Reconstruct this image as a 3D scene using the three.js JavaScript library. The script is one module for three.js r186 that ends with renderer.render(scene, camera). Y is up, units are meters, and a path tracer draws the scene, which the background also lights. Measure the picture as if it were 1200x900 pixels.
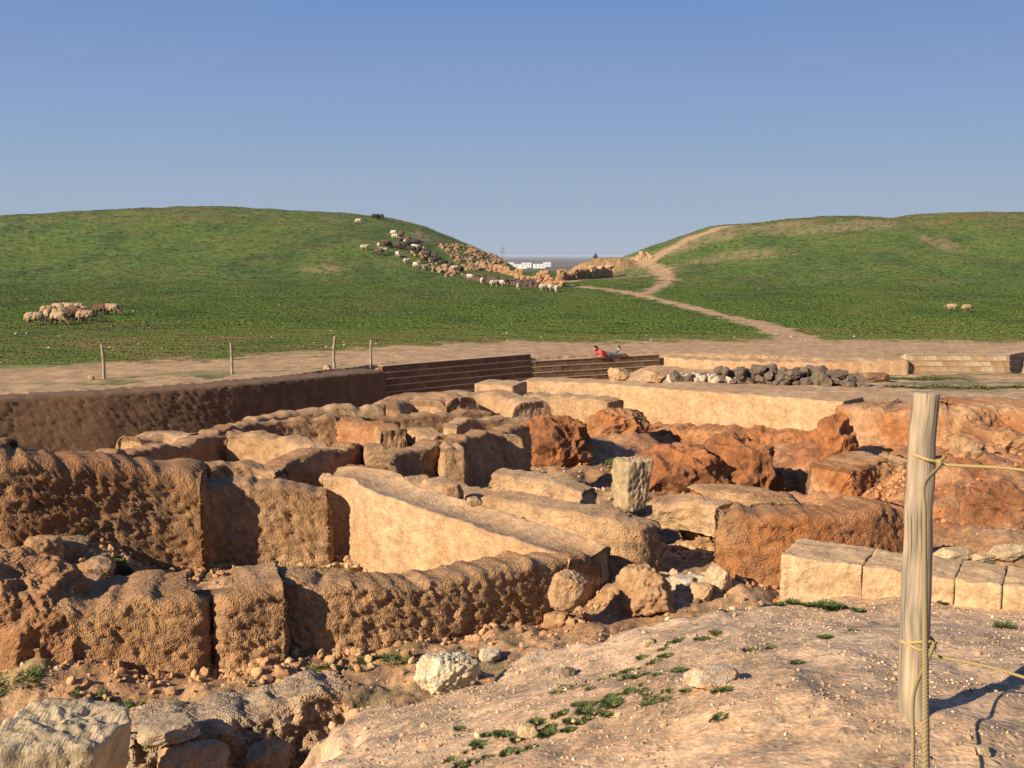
import * as THREE from 'three';
import { mergeGeometries, mergeVertices } from 'three/addons/utils/BufferGeometryUtils.js';
import { MarchingCubes } from 'three/addons/objects/MarchingCubes.js';
import { createNoise2D, createNoise3D } from 'simplex-noise';

// ---------------------------------------------------------------- camera, sky, sun, exposure
const scene = new THREE.Scene();
const camera = new THREE.PerspectiveCamera(40.68, 4 / 3, 0.1, 20000);
camera.position.set(0, 1.7, 0);
camera.rotation.set(-Math.atan(150 / 1214), 0, 0);
const renderer = new THREE.WebGLRenderer({ antialias: true });
renderer.toneMapping = THREE.LinearToneMapping;
renderer.toneMappingExposure = 1.9;
renderer.shadowMap.enabled = true;

const SUN_AZ = 51 * Math.PI / 180, SUN_EL = 27 * Math.PI / 180;   // low evening sun, behind the viewer's left shoulder
const sunDir = new THREE.Vector3(-Math.sin(SUN_AZ) * Math.cos(SUN_EL), Math.sin(SUN_EL), Math.cos(SUN_AZ) * Math.cos(SUN_EL));
const sun = new THREE.DirectionalLight(new THREE.Color().setRGB(1, 0.84, 0.64), 5);
sun.position.copy(sunDir).multiplyScalar(120).add(new THREE.Vector3(0, 0, -30));
sun.target.position.set(0, 0, -30);
sun.castShadow = true;
Object.assign(sun.shadow.camera, { left: -60, right: 60, top: 60, bottom: -60, near: 1, far: 400 });
sun.shadow.mapSize.set(4096, 4096);
scene.add(sun, sun.target);

{ // clear evening sky: pale at the horizon, deeper blue overhead
  const w = 64, h = 512, data = new Float32Array(w * h * 4);
  const stops = [[-90, 0.06, 0.06, 0.06], [-2, 0.12, 0.135, 0.15], [0, 0.21, 0.25, 0.302], [3, 0.182, 0.23, 0.302], [6.5, 0.142, 0.204, 0.312], [13, 0.09, 0.154, 0.298], [24, 0.066, 0.116, 0.25], [45, 0.047, 0.088, 0.215], [90, 0.033, 0.064, 0.175]];
  for (let j = 0; j < h; j++) {
    const el = (j + 0.5) / h * 180 - 90;
    let k = 0; while (k < stops.length - 2 && el > stops[k + 1][0]) k++;
    const a = stops[k], b = stops[k + 1], t = Math.min(1, Math.max(0, (el - a[0]) / (b[0] - a[0])));
    for (let i = 0; i < w; i++) {
      const o = (j * w + i) * 4;
      for (let c = 0; c < 3; c++) data[o + c] = a[c + 1] + (b[c + 1] - a[c + 1]) * t;
      data[o + 3] = 1;
    }
  }
  const sky = new THREE.DataTexture(data, w, h, THREE.RGBAFormat, THREE.FloatType);
  sky.mapping = THREE.EquirectangularReflectionMapping;
  sky.magFilter = THREE.LinearFilter; sky.needsUpdate = true;
  scene.background = sky; scene.environment = sky;
}
scene.fog = new THREE.FogExp2(new THREE.Color().setRGB(0.62, 0.72, 0.9), 0.0001);

// ---------------------------------------------------------------- helpers
function rng(seed) { let a = seed >>> 0; return () => { a = (a + 0x6D2B79F5) | 0; let t = Math.imul(a ^ (a >>> 15), 1 | a); t = (t + Math.imul(t ^ (t >>> 7), 61 | t)) ^ t; return ((t ^ (t >>> 14)) >>> 0) / 4294967296; }; }
const n3 = createNoise3D(rng(11)), n2 = createNoise2D(rng(23));
const clamp = (x, a = 0, b = 1) => Math.min(b, Math.max(a, x));
const ss = (a, b, x) => { const t = clamp((x - a) / (b - a)); return t * t * (3 - 2 * t); };
const mix = (a, b, t) => a + (b - a) * t;
const mix3 = (a, b, t) => [mix(a[0], b[0], t), mix(a[1], b[1], t), mix(a[2], b[2], t)];
const fbm2 = (x, y, o = 4) => { let s = 0, a = 0.5, f = 1; for (let i = 0; i < o; i++) { s += a * n2(x * f + i * 17.3, y * f - i * 9.1); a *= 0.5; f *= 2.07; } return s; };
function hash3(i, j, k) { let h = Math.imul(i, 374761393) ^ Math.imul(j, 668265263) ^ Math.imul(k, 2147483647 - 61); h = Math.imul(h ^ (h >>> 13), 1274126177); return (h ^ (h >>> 16)) >>> 0; }
function worley(x, y, z) { // distance to the nearest cell point
  const xi = Math.floor(x), yi = Math.floor(y), zi = Math.floor(z); let m = 9;
  for (let i = -1; i < 2; i++) for (let j = -1; j < 2; j++) for (let k = -1; k < 2; k++) {
    const h = hash3(xi + i, yi + j, zi + k);
    const dx = xi + i + (h & 1023) / 1023 - x, dy = yi + j + ((h >> 10) & 1023) / 1023 - y, dz = zi + k + ((h >> 20) & 1023) / 1023 - z;
    const d = dx * dx + dy * dy + dz * dz; if (d < m) m = d;
  }
  return Math.sqrt(m);
}
const taken = new Map();
function numbered(name) { const k = taken.get(name) || 0; taken.set(name, k + 1); return k ? name + '_' + String(k).padStart(3, '0') : name; }
function tag(o, label, category, group) { o.userData.label = label; o.userData.category = category; if (group) o.userData.group = group; return o; }
function mesh(name, geo, mat, parent) { const m = new THREE.Mesh(geo, mat); m.name = parent ? name : numbered(name); m.castShadow = m.receiveShadow = true; (parent || scene).add(m); return m; }
function thing(name, label, category, x, y, z, turn = 0, group) { const g = new THREE.Group(); g.name = numbered(name); g.position.set(x, y, z); g.rotation.y = turn; scene.add(g); return tag(g, label, category, group); }
function struct(name, geo, mat) { const m = mesh(name, geo, mat); m.userData.kind = 'structure'; return m; }
function copy(src, label) { const c = src.clone(); c.name = numbered(src.name.replace(/_\d{3}$/, '')); c.userData = { ...src.userData }; if (label) c.userData.label = label; scene.add(c); return c; }

// tileable textures: grain of mud and soil
function periodic(seed, per) {
  const r = rng(seed), g = []; for (let i = 0; i < per * per; i++) { const a = r() * 6.2832; g.push([Math.cos(a), Math.sin(a)]); }
  const at = (i, j) => g[((j % per) + per) % per * per + ((i % per) + per) % per];
  return (u, v) => { // u, v in 0..1
    const x = u * per, y = v * per, i = Math.floor(x), j = Math.floor(y), fx = x - i, fy = y - j;
    const q = (a, b) => { const e = at(i + a, j + b); return e[0] * (fx - a) + e[1] * (fy - b); };
    const sx = fx * fx * fx * (fx * (fx * 6 - 15) + 10), sy = fy * fy * fy * (fy * (fy * 6 - 15) + 10);
    return mix(mix(q(0, 0), q(1, 0), sx), mix(q(0, 1), q(1, 1), sx), sy);
  };
}
function makeTex(size, fn, srgb) {
  const d = new Uint8Array(size * size * 4);
  for (let j = 0; j < size; j++) for (let i = 0; i < size; i++) { const c = fn(i / size, j / size), o = (j * size + i) * 4; for (let k = 0; k < 3; k++) d[o + k] = clamp(c[k]) * 255; d[o + 3] = 255; }
  const t = new THREE.DataTexture(d, size, size); t.wrapS = t.wrapT = THREE.RepeatWrapping; t.magFilter = THREE.LinearFilter; t.minFilter = THREE.LinearMipmapLinearFilter; t.generateMipmaps = true;
  if (srgb) t.colorSpace = THREE.SRGBColorSpace; t.needsUpdate = true; return t;
}
const NS = 512;
const pA = periodic(1, 5), pB = periodic(2, 14), pC = periodic(3, 40), pD = periodic(4, 110), pE = periodic(5, 23);
const specks = (() => { // small stones and straw flecks, as height and tone
  const hgt = new Float32Array(NS * NS), tone = new Float32Array(NS * NS), r = rng(77);
  for (let n = 0; n < 2600; n++) {
    const cx = r() * NS, cy = r() * NS, rad = 0.8 + Math.pow(r(), 3) * 5, e = 0.6 + r() * 0.6, t = (r() - 0.4) * 0.5;
    for (let y = -Math.ceil(rad * 1.4); y <= rad * 1.4; y++) for (let x = -Math.ceil(rad * 1.4); x <= rad * 1.4; x++) {
      const q = 1 - (x * x * e + y * y / e) / (rad * rad); if (q <= 0) continue;
      const o = ((Math.round(cy) + y + NS * 4) % NS) * NS + ((Math.round(cx) + x + NS * 4) % NS);
      hgt[o] = Math.max(hgt[o], Math.sqrt(q) * Math.min(1, rad / 4)); tone[o] = t;
    }
  }
  return (u, v) => { const o = Math.floor(v * NS) * NS + Math.floor(u * NS); return [hgt[o], tone[o]]; };
})();
const soilHeight = (u, v) => 0.4 + 0.1 * pA(u, v) + 0.14 * pB(u, v) + 0.2 * pC(u, v) + 0.26 * pD(u, v) + 0.3 * specks(u, v)[0];
const soilBump = makeTex(NS, (u, v) => { const h = soilHeight(u, v); return [h, h, h]; });
const soilMap = makeTex(NS, (u, v) => {
  const t = 0.87 + 0.16 * pA(u, v) + 0.15 * pB(u, v) + 0.16 * pE(u, v) + 0.17 * pC(u, v) + 0.16 * pD(u, v) + specks(u, v)[1] * 0.55, w = pE(u, v) * 0.06;
  return [t + w, t, t - w];
}, true);
const mudHeight = (u, v) => 0.5 + 0.14 * pA(u, v) + 0.22 * pB(u, v) + 0.34 * pC(u, v) + 0.34 * pD(u, v) - 0.25 * Math.max(0, pE(u, v) - 0.28) * 3;
const mudBump = makeTex(NS, (u, v) => { const h = mudHeight(u, v); return [h, h, h]; });
const mudMap = makeTex(NS, (u, v) => { const t = 0.9 + 0.12 * pA(u, v) + 0.12 * pB(u, v) + 0.14 * pC(u, v) + 0.16 * pD(u, v), w = 0.07 * pE(u, v); return [t + w, t, t - w * 1.2]; }, true);
const rep = (t, k) => { const c = t.clone(); c.repeat.set(k, k); c.needsUpdate = true; return c; };

const std = (o) => new THREE.MeshStandardMaterial({ roughness: 1, metalness: 0, ...o });
const M = {
  ground: std({ vertexColors: true, map: rep(soilMap, 0.55), bumpMap: rep(soilBump, 0.55), bumpScale: 0.011 }),
  mud: std({ vertexColors: true, map: rep(mudMap, 0.8), bumpMap: rep(mudBump, 0.8), bumpScale: 0.024 }),
  rock: std({ vertexColors: true, map: rep(mudMap, 1.7), bumpMap: rep(mudBump, 1.7), bumpScale: 0.008 }),
  smooth: std({ vertexColors: true, map: rep(mudMap, 0.6), bumpMap: rep(mudBump, 0.6), bumpScale: 0.012 }),
  cut: std({ vertexColors: true, map: rep(mudMap, 1.3), bumpMap: rep(mudBump, 1.3), bumpScale: 0.006 }),
  grass: std({ vertexColors: true, side: THREE.DoubleSide, roughness: 0.9 }),
};
// real-world base colours (linear)
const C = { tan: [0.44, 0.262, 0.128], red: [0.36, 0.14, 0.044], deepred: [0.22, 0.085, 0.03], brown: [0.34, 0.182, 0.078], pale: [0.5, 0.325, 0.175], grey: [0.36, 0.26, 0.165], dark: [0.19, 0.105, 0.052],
  soil: [0.49, 0.338, 0.208], road: [0.48, 0.305, 0.155], green: [0.083, 0.15, 0.012], green2: [0.11, 0.15, 0.018], dry: [0.21, 0.15, 0.045] };

// ---------------------------------------------------------------- the lie of the land
const CREST = [[-176.69,6.05],[-108.73,6.86],[-81.55,7.68],[-67.96,8.5],[-54.37,9.18],[-46.21,9.45],[-40.77,9.04],[-27.18,8.36],[-20.39,7.82],[-13.59,6.19],[-6.8,3.47],[-2.04,1.29],[1.36,-0.75],[10.87,-0.88],[15.63,0.34],[17.67,1.43],[21.75,3.06],[27.18,4.96],[31.26,6.32],[35.34,6.59],[38.06,6.73],[40.77,7.14],[44.17,7.54],[48.93,7.82],[55.05,7.82],[58.44,7.41],[62.52,8.09],[67.96,8.36],[81.55,8.5],[176.69,6.86]];
function crestY(x) {
  if (x <= CREST[0][0]) return CREST[0][1];
  for (let i = 1; i < CREST.length; i++) if (x <= CREST[i][0]) { const [a, p] = CREST[i - 1], [b, q] = CREST[i]; return mix(p, q, (x - a) / (b - a)); }
  return CREST[CREST.length - 1][1];
}
const plainY = (x, d) => -2.5 - 0.3 * ss(-6, 8, x) + 2.0 * ss(60, 140, d);
function meadowY(x, d) {
  const b = plainY(x, d); let y;
  if (d <= 165) y = b + (crestY(x) - plainY(x, 165)) * ss(108, 165, d); else y = mix(crestY(x), -9, ss(165, 235, d));
  const a = 0.03 + 0.22 * ss(100, 150, d);
  return y + a * fbm2(x * 0.12, d * 0.12, 3) + 0.03 * n2(x * 0.7, d * 0.7);
}
const terraceY = (x, d) => Math.max(-1.3, -0.17 * Math.max(0, d - 3.8) - 0.28 * Math.max(0, 1.2 - x)) + 0.035 * n2(x * 0.9, d * 0.9 + 5) + 0.016 * n2(x * 2.7, d * 2.7) + 0.004 * n2(x * 5, d * 5) + 0.002 * n2(x * 17 + 3, d * 17);
const MOUNDS = [
  [4.83,-26.24,-3.2,3.2,-0.5],  // x, z, radius, height above the pit floor
  [2.12,-24.11,-2.7,1.2,0.5], [3.21,-26.5,-2.8,1.3,0.55], [3.26,-19.4,-2.8,0.8,-0.45], [1.56,-20.64,-2.7,0.9,-0.5], [5.33,-21.85,-3.5,2.2,-1.1], [6.94,-21.43,-3.4,2.0,-0.75], [7.16,-19.39,-2.5,1.6,0.4],
  [1.09,-10.63,-1.8,0.45,0.2], [1.54,-10.63,-1.8,0.5,0.12], [2.33,-10.93,-1.9,0.5,0.25], [8.42,-18.93,-2.4,1.8,0.6], [6.57,-13.42,-1.9,1.2,0.35], [-3.89,-8.37,-1.8,0.6,0.18], [-4.87,-11.7,-2.0,0.6,0.55], [-2.21,-33.18,-2.9,1.4,0.45], [-4.02,-8.2,-1.8,0.5,0.12],
];
function floorY(x, d) {
  let y = d < 9.2 ? -1.9 : d < 13 ? mix(-1.9, -2.25, (d - 9.2) / 3.8) : d < 18 ? mix(-2.25, -2.55, (d - 13) / 5) : d < 26 ? mix(-2.55, -3.05, (d - 18) / 8) : mix(-3.05, -3.6, clamp((d - 26) / 8));
  y -= 1.3 * ss(17, 25, d) * ss(0.5, -4, x);
  for (const [mx, mz, , r, h] of MOUNDS) { const q = ((x - mx) ** 2 + (d + mz) ** 2) / (r * r); if (q < 6) y += h * Math.exp(-q); }
  const k = ss(-1, 3, x) * ss(12, 16, d);
  return y + 0.05 * n2(x * 0.8, d * 0.8) + 0.03 * n2(x * 2.3, d * 2.3) + (0.03 + 0.06 * k) * n2(x * 1.5 + 9, d * 1.5) + 0.02 * n2(x * 5, d * 5) + 0.01 * n2(x * 12, d * 12);
}
const platformY = (x, d) => Math.max(-3.25, -2.3 - (d - 28) * 0.07) - 0.55 * ss(6.6, 4.2, x) + 0.04 * n2(x * 0.6, d * 0.6) + 0.02 * n2(x * 2, d * 2);
const EDGE = [[-12, -3.4], [-3, -3.9], [-1.0,-3.79], [-1.11,-4.83], [-1.18,-5.4], [-1.03,-5.79], [-0.94,-6.26], [-0.52,-6.01], [-0.2,-5.94], [0.0,-6.13], [0.32,-6.23], [0.62,-6.08], [1.02,-5.98], [1.3,-6.08], [1.65,-6.34], [2.02, -7.0], [2.6, -6.75], [3.5, -6.2], [5, -5.4], [9, -4], [30, -2]];
const RIM = [[-34, -15], [-17.51,-29.23,-2.5], [-15.3,-30.67,-2.5], [-12.7,-31.84,-2.5], [-10.02,-33.54,-2.5], [-7.69,-35.68,-2.5], [-4.95,-39.3,-2.5], [0.8,-43.77,-2.65], [6.84,-47.26,-2.8], [10.08,-46.85,-2.8], [16.64,-43.73,-2.5], [21.27,-44.11,-2.5], [24, -43.3], [60, -42]];
const SHELF = [[-90, -60], [-6, -46], [-2.2, -43], [0.12,-35.01,-2.45], [2.78,-33.46,-2.35], [5.23,-31.52,-2.3], [7.42,-29.75,-2.25], [9.01,-28.13,-2.2], [10.39,-27.14,-2.2], [11.8,-26.76,-2.1], [14.25,-26.37,-2.0], [40, -24]];
for (const l of [EDGE, RIM, SHELF]) l.ring = [...l, [l[l.length - 1][0] + 80, 90], [l[0][0] - 80, 90]];
function side(line, x, z) { // signed distance in plan: positive beyond the line (away from the viewer)
  let best = 1e9, inside = false; const R = line.ring;
  for (let i = 1; i < line.length; i++) {
    const ax = line[i - 1][0], az = line[i - 1][1], bx = line[i][0] - ax, bz = line[i][1] - az, t = clamp(((x - ax) * bx + (z - az) * bz) / (bx * bx + bz * bz));
    const dx = x - ax - bx * t, dz = z - az - bz * t, q = dx * dx + dz * dz; if (q < best) best = q;
  }
  for (let i = 0, j = R.length - 1; i < R.length; j = i++) if ((R[i][1] > z) !== (R[j][1] > z) && x < (R[j][0] - R[i][0]) * (z - R[i][1]) / (R[j][1] - R[i][1]) + R[i][0]) inside = !inside;
  return (inside ? -1 : 1) * Math.sqrt(best);
}
function land(x, z) { // height and distances to the three edges
  const d = -z, wob = 0.16 * n2(x * 1.1, z * 1.1) + 0.07 * n2(x * 4, z * 4);
  const sr = d > 10 ? side(RIM, x, z) : -9;
  if (sr > 0.9) return [meadowY(x, d), 9, sr, 9];
  const se = d < 14 ? side(EDGE, x, z) : 9, sh = d > 20 ? side(SHELF, x, z) : -9;
  let y = floorY(x, d);
  if (sh > -0.5) y = mix(y, platformY(x, d), ss(-0.1, 0.5, sh));
  if (se < 1.2) y = mix(terraceY(x, d), y, ss(-0.28, 0.42, se + wob));
  if (sr > 0.4) y = mix(y, meadowY(x, d), ss(0.45, 0.7, sr));
  return [y, se, sr, sh];
}
const H = (x, z) => land(x, z)[0];

const ROAD = [[-21.41,-29.93,-2.5], [-17.76,-35.68,-2.5], [-12.92,-39.0,-2.5], [-7.14,-43.13,-2.55], [0.8,-48.31,-2.7], [8.3,-50.24,-2.75], [16.76,-50.71,-2.75], [24.86,-50.14,-2.7], [60, -50]];
const PATHS = [
  [2.2, [13.75,-51.19,-2.75], [15.5,-56.05], [16.2,-63.77], [16.17,-70.09]], [1.25, [16.21,-64.45], [15.64,-73.05], [14.01,-85.18], [11.91,-96.67], [9.62,-104.7], [5.46,-111.01]],
  [0.9, [12.07,-96.67], [14.96,-107.26], [17.8,-117.97]], [1.7, [17.8,-117.97], [18.49,-128.29], [18.17,-140.56], [17.24,-156.12]], [4.0, [17.08,-154.66], [15.19,-152.12], [11.35,-138.55]], [2.4, [18.32,-141.69], [21.18,-148.1], [24.21,-152.09], [28.04,-156.29], [32.07,-157.45], [34.45,-159.59]], [3, [11.35,-138.55], [5.78,-117.48], [2.03,-123.63]],
];
function nearLine(line, x, z, from = 0) { let b = 1e9; for (let i = from + 1; i < line.length; i++) { const ax = line[i - 1][0], az = line[i - 1][1], bx = line[i][0] - ax, bz = line[i][1] - az, t = clamp(((x - ax) * bx + (z - az) * bz) / (bx * bx + bz * bz)); b = Math.min(b, Math.hypot(x - ax - bx * t, z - az - bz * t)); } return b; }
const BARE = [[-21.7,-120.47,3,2.5], [-12.67,-147.91,2.2,5], [55.98,-136.63,2.6,6], [38.1,-153.32,6,4], [51.22,-149.76,5,5], [29.15,-152.12,6,8], [43.17,-147.17,9,4], [23.08,-148.72,5,6], [28.32,-133.22,8,4], [14.69,-138.01,5,9], [15.72,-127.93,6,5], [14.99,-159.24,5,6], [10.36,-126.38,6,5]];
function cover(x, z) { // how bare (0 grass .. 1 earth), and whether road or path, in the meadow
  const d = -z; let road = 0, path = 0;
  if (d < 62) { const w = x < 0 ? 3.3 - 1.5 * ss(0, -10, x) : 3.3 + 0.8 * ss(0, 10, x), q = nearLine(ROAD, x, z) + 1.2 * n2(x * 0.25, z * 0.25) + 0.5 * n2(x, z); road = 1 - ss(w - 0.8, w + 3.2, q + 0.9 * n2(x * 0.5 + 4, z * 1.4)); const rim = side(RIM, x, z); if (rim < 2.6 + 1.5 * n2(x * 0.2, z * 0.2)) road = Math.max(road, 0.96); }
  if (d > 46 && x > 1 && x < 42) for (const p of PATHS) { const q = nearLine(p, x, z, 1) + 0.5 * n2(x * 0.4, z * 0.4) + 0.25 * n2(x * 1.3, z * 1.3); path = Math.max(path, 1 - ss(p[0] * 0.42, p[0] * 0.42 + 0.9, q)); }
  let bare = 0; for (const [bx, bz, rx, rz] of BARE) { const q = ((x - bx) / rx) ** 2 + ((z - bz) / rz) ** 2 + 0.5 * n2(x * 0.4, z * 0.4); bare = Math.max(bare, 0.75 * (1 - ss(0.3, 1.3, q)) * ss(-0.5, 0.3, n2(x * 0.9, z * 0.6) + 0.25)); }
  return [road, path, bare];
}
function grassTone(x, z) {
  const d = -z; let c = mix3(C.green, C.green2, clamp(0.5 + 0.9 * fbm2(x * 0.05, z * 0.05) + 0.35 * n2(x * 0.6, z * 0.3)));
  c = mix3(c, [0.046, 0.09, 0.009], clamp(1.4 * fbm2(x * 0.09 + 40, z * 0.06, 3)));
  const up = ss(0.5, 1, (meadowY(x, d) + 1) / 10) ;
  const dry = clamp(ss(0.1, 0.6, fbm2(x * 0.06 + 7, z * 0.11 + 3)) * 0.35 + up * (0.45 + (x > 15 ? 0.6 : 0)) * (0.6 + 1.2 * n2(x * 0.16, z * 0.16) + 0.6 * n2(x * 0.5, z * 0.5)) + (d < 66 ? 0.8 * ss(70, 48, d) * (0.45 + n2(x * 0.15, z * 0.5)) : 0));
  return mix3(c, C.dry, clamp(dry * 0.85));
}
function landColour(x, z, L) {
  const d = -z, [, se, sr, sh] = L, v = 1 + 0.16 * n2(x * 0.5, z * 0.5) + 0.12 * n2(x * 2.1, z * 2.1) + 0.08 * n2(x * 7, z * 7);
  let c;
  if (sr > 0.4) {
    const [road, path, bare] = L.cov = cover(x, z);
    c = grassTone(x, z); const k = 1 + 0.18 * n2(x * 1.7, z * 0.8);
    c = c.map((q) => q * k);
    c = mix3(c, [0.3, 0.2, 0.1], bare);
    c = mix3(c, mix3(C.road, [0.4, 0.25, 0.125], clamp(0.5 + n2(x * 0.3, z * 0.6))), Math.max(road, path));
    return c;
  }
  if (se < 0.5) c = mix3(C.soil, [0.47, 0.305, 0.175], clamp(0.45 + 0.8 * n2(x * 0.35 + 3, z * 0.35)));
  else if (sh > 0) { c = mix3(C.tan, C.pale, clamp(0.5 + n2(x * 0.4, z * 0.4))); const g = ss(6, 9, d + x * 0.1 - 27) * ss(13, 15, x) * ss(-0.3, 0.3, n2(x * 0.3, z * 0.5) + 0.2); c = mix3(c, [0.11, 0.11, 0.04], g * 0.75); }
  else {
    const red = ss(2, 4, x) * ss(13, 15, d) ; c = mix3(mix3(C.tan, C.brown, clamp(0.5 + n2(x * 0.6, z * 0.6))), mix3(C.red, [0.42, 0.21, 0.095], clamp(0.5 + n2(x * 0.8, z * 0.8))), red);
    const g = 0.6 * ss(0.1, 0.5, n2(x * 1.2 + 20, z * 1.2)) * (x < 0.5 ? 1 : 0) * (d < 14 ? 1 : 0.2); c = mix3(c, [0.15, 0.13, 0.05], g);
  }
  return c.map((q) => q * v);
}

// one sheet of ground, cut where one kind of surface ends and the next begins (all pieces share their edges)
{
  const rows = [1.2]; while (rows[rows.length - 1] < 250) { const d = rows[rows.length - 1]; rows.push(d + Math.max(0.028, d < 48 ? 0.0072 * d : 0.0095 * d)); }
  while (rows[rows.length - 1] < 14000) rows.push(rows[rows.length - 1] * 1.06);
  const nc = 520, R = rows.length, pos = [], uv = [], col = [], zone = [];
  for (let i = 0; i < R; i++) for (let j = 0; j <= nc; j++) {
    const d = rows[i], t = j / nc * 2 - 1, x = t * 0.66 * (d + 2.2), z = -d;
    let y, c, zn;
    if (d > 245) {
      y = -9 + 14 * ss(3000, 12000, d) * (0.3 + 0.4 * n2(x * 0.0003, d * 0.0002)) - 3 * ss(245, 600, d) + 0.6 * n2(x * 0.004, d * 0.004); zn = 'far_plain';
      c = mix3([0.07, 0.08, 0.04], [0.17, 0.12, 0.08], clamp(0.5 + 0.8 * n2(x * 0.004, d * 0.0012) + 0.4 * n2(x * 0.02, d * 0.005)));
    } else {
      const L = land(x, z); y = L[0]; c = landColour(x, z, L);
      if (L[2] > 0.4) { const [road, path] = L.cov; zn = road > 0.55 ? 'dirt_road' : path > 0.5 ? 'footpath' : d > 112 && Math.abs(x - 7) > 9 ? (x < 7 ? 'hill' : 'hill_001') : 'meadow'; }
      else zn = L[1] < 0.35 ? 'terrace_ground' : L[3] > 0.2 ? 'upper_platform_ground' : 'pit_ground';
    }
    pos.push(x, y, z); uv.push(x, z); col.push(...c); zone.push(zn);
  }
  const idx = {};
  for (let i = 0; i < R - 1; i++) for (let j = 0; j < nc; j++) { const a = i * (nc + 1) + j, b = a + 1, c = a + nc + 1, e = c + 1; (idx[zone[a]] ||= []).push(a, b, e, a, e, c); }
  const whole = new THREE.BufferGeometry(); whole.setAttribute('position', new THREE.Float32BufferAttribute(pos, 3)); whole.setIndex([].concat(...Object.values(idx))); whole.computeVertexNormals();
  const nrm = whole.attributes.normal.array;
  for (const [name, list] of Object.entries(idx)) {
    const g = new THREE.BufferGeometry(), map = new Map(), p = [], n = [], u = [], c = [], ind = [];
    for (const k of list) { let q = map.get(k); if (q === undefined) { q = map.size; map.set(k, q); p.push(pos[k * 3], pos[k * 3 + 1], pos[k * 3 + 2]); n.push(nrm[k * 3], nrm[k * 3 + 1], nrm[k * 3 + 2]); u.push(uv[k * 2], uv[k * 2 + 1]); c.push(col[k * 3], col[k * 3 + 1], col[k * 3 + 2]); } ind.push(q); }
    g.setAttribute('position', new THREE.Float32BufferAttribute(p, 3)); g.setAttribute('normal', new THREE.Float32BufferAttribute(n, 3)); g.setAttribute('uv', new THREE.Float32BufferAttribute(u, 2)); g.setAttribute('color', new THREE.Float32BufferAttribute(c, 3)); g.setIndex(ind);
    const m = mesh(name, g, M.ground); m.name = name; taken.set(name, 1); m.userData.kind = 'structure';
  }
  // the terrace behind the viewer
  const g = new THREE.PlaneGeometry(40, 26, 80, 52); g.rotateX(-Math.PI / 2); g.translate(0, 0, 11.8); const p = g.attributes.position, cc = [], uu = [];
  for (let i = 0; i < p.count; i++) { p.setY(i, Math.max(-1.3, -0.28 * Math.max(0, 1.2 - p.getX(i))) - (p.getZ(i) < 0 ? 0.02 : 0)); cc.push(...C.soil); uu.push(p.getX(i), p.getZ(i)); }
  g.setAttribute('color', new THREE.Float32BufferAttribute(cc, 3)); g.setAttribute('uv', new THREE.Float32BufferAttribute(uu, 2)); g.computeVertexNormals(); struct('terrace_ground', g, M.ground);
}

// ---------------------------------------------------------------- mud walls
function crumble(x, y, z, k, sd) { // relief of weathered mud, in units of the wall's roughness; sd = 1 on upright faces, 0 on tops
  const wx = x + 0.09 * n3(x * 3.5, y * 3.5, z * 3.5), wz = z + 0.09 * n3(x * 3.5 + 9, y * 3.5, z * 3.5), wy = y + 0.08 * n3(x * 3, y * 3 + 5, z * 3);
  const pit = ss(0, 0.6, n3(x * 0.9 + 4, y * 1.2, z * 0.9)), soft = 0.3 + 0.7 * ss(-0.5, 0.4, n3(x * 0.7, y * 1.1 + 3, z * 0.7 + 8));
  const w2 = worley(wx * 10, wy * 8, wz * 10), f = Math.abs(n3(wx * 2.6, y * 0.55, wz * 2.6)), r1 = Math.abs(n3(wx * 2.1, wy * 2.4, wz * 2.1)), r2 = Math.abs(n3(wx * 5, wy * 5.5, wz * 5 + 4)), r3 = Math.abs(n3(wx * 11, wy * 11 + 2, wz * 11));
  return 0.2 * n3(x * 0.8, y * 0.8, z * 0.8) + 0.3 * (0.3 - r1) * sd + 0.24 * soft * (0.28 - r2) + 0.24 * soft * (r3 - 0.28) + k * sd * 0.5 * (Math.min(f, 0.22) - 0.15) - pit * 0.5 * Math.max(0, n3(x * 3.6, y * 4.3 + 7, z * 3.6) - 0.45) + 0.16 * soft * (0.45 - w2) + 0.14 * n3(x * 6.5, y * 7, z * 6.5) + 0.16 * n3(x * 14, y * 15, z * 14) + 0.13 * n3(x * 30, y * 30, z * 30);
}
function mudTone(x, y, z, a, b, s) {
  const t = clamp(0.5 + 0.75 * n3(x * 0.5 + s, y * 0.8, z * 0.5) + 0.35 * n3(x * 1.7, y * 2.2, z * 1.7 + s)), v = 1 + 0.13 * n3(x * 3.1, y * 3.1, z * 3.1) + 0.1 * n3(x * 9, y * 9, z * 9);
  return mix3(a, b, t).map((q) => q * v);
}
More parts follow.
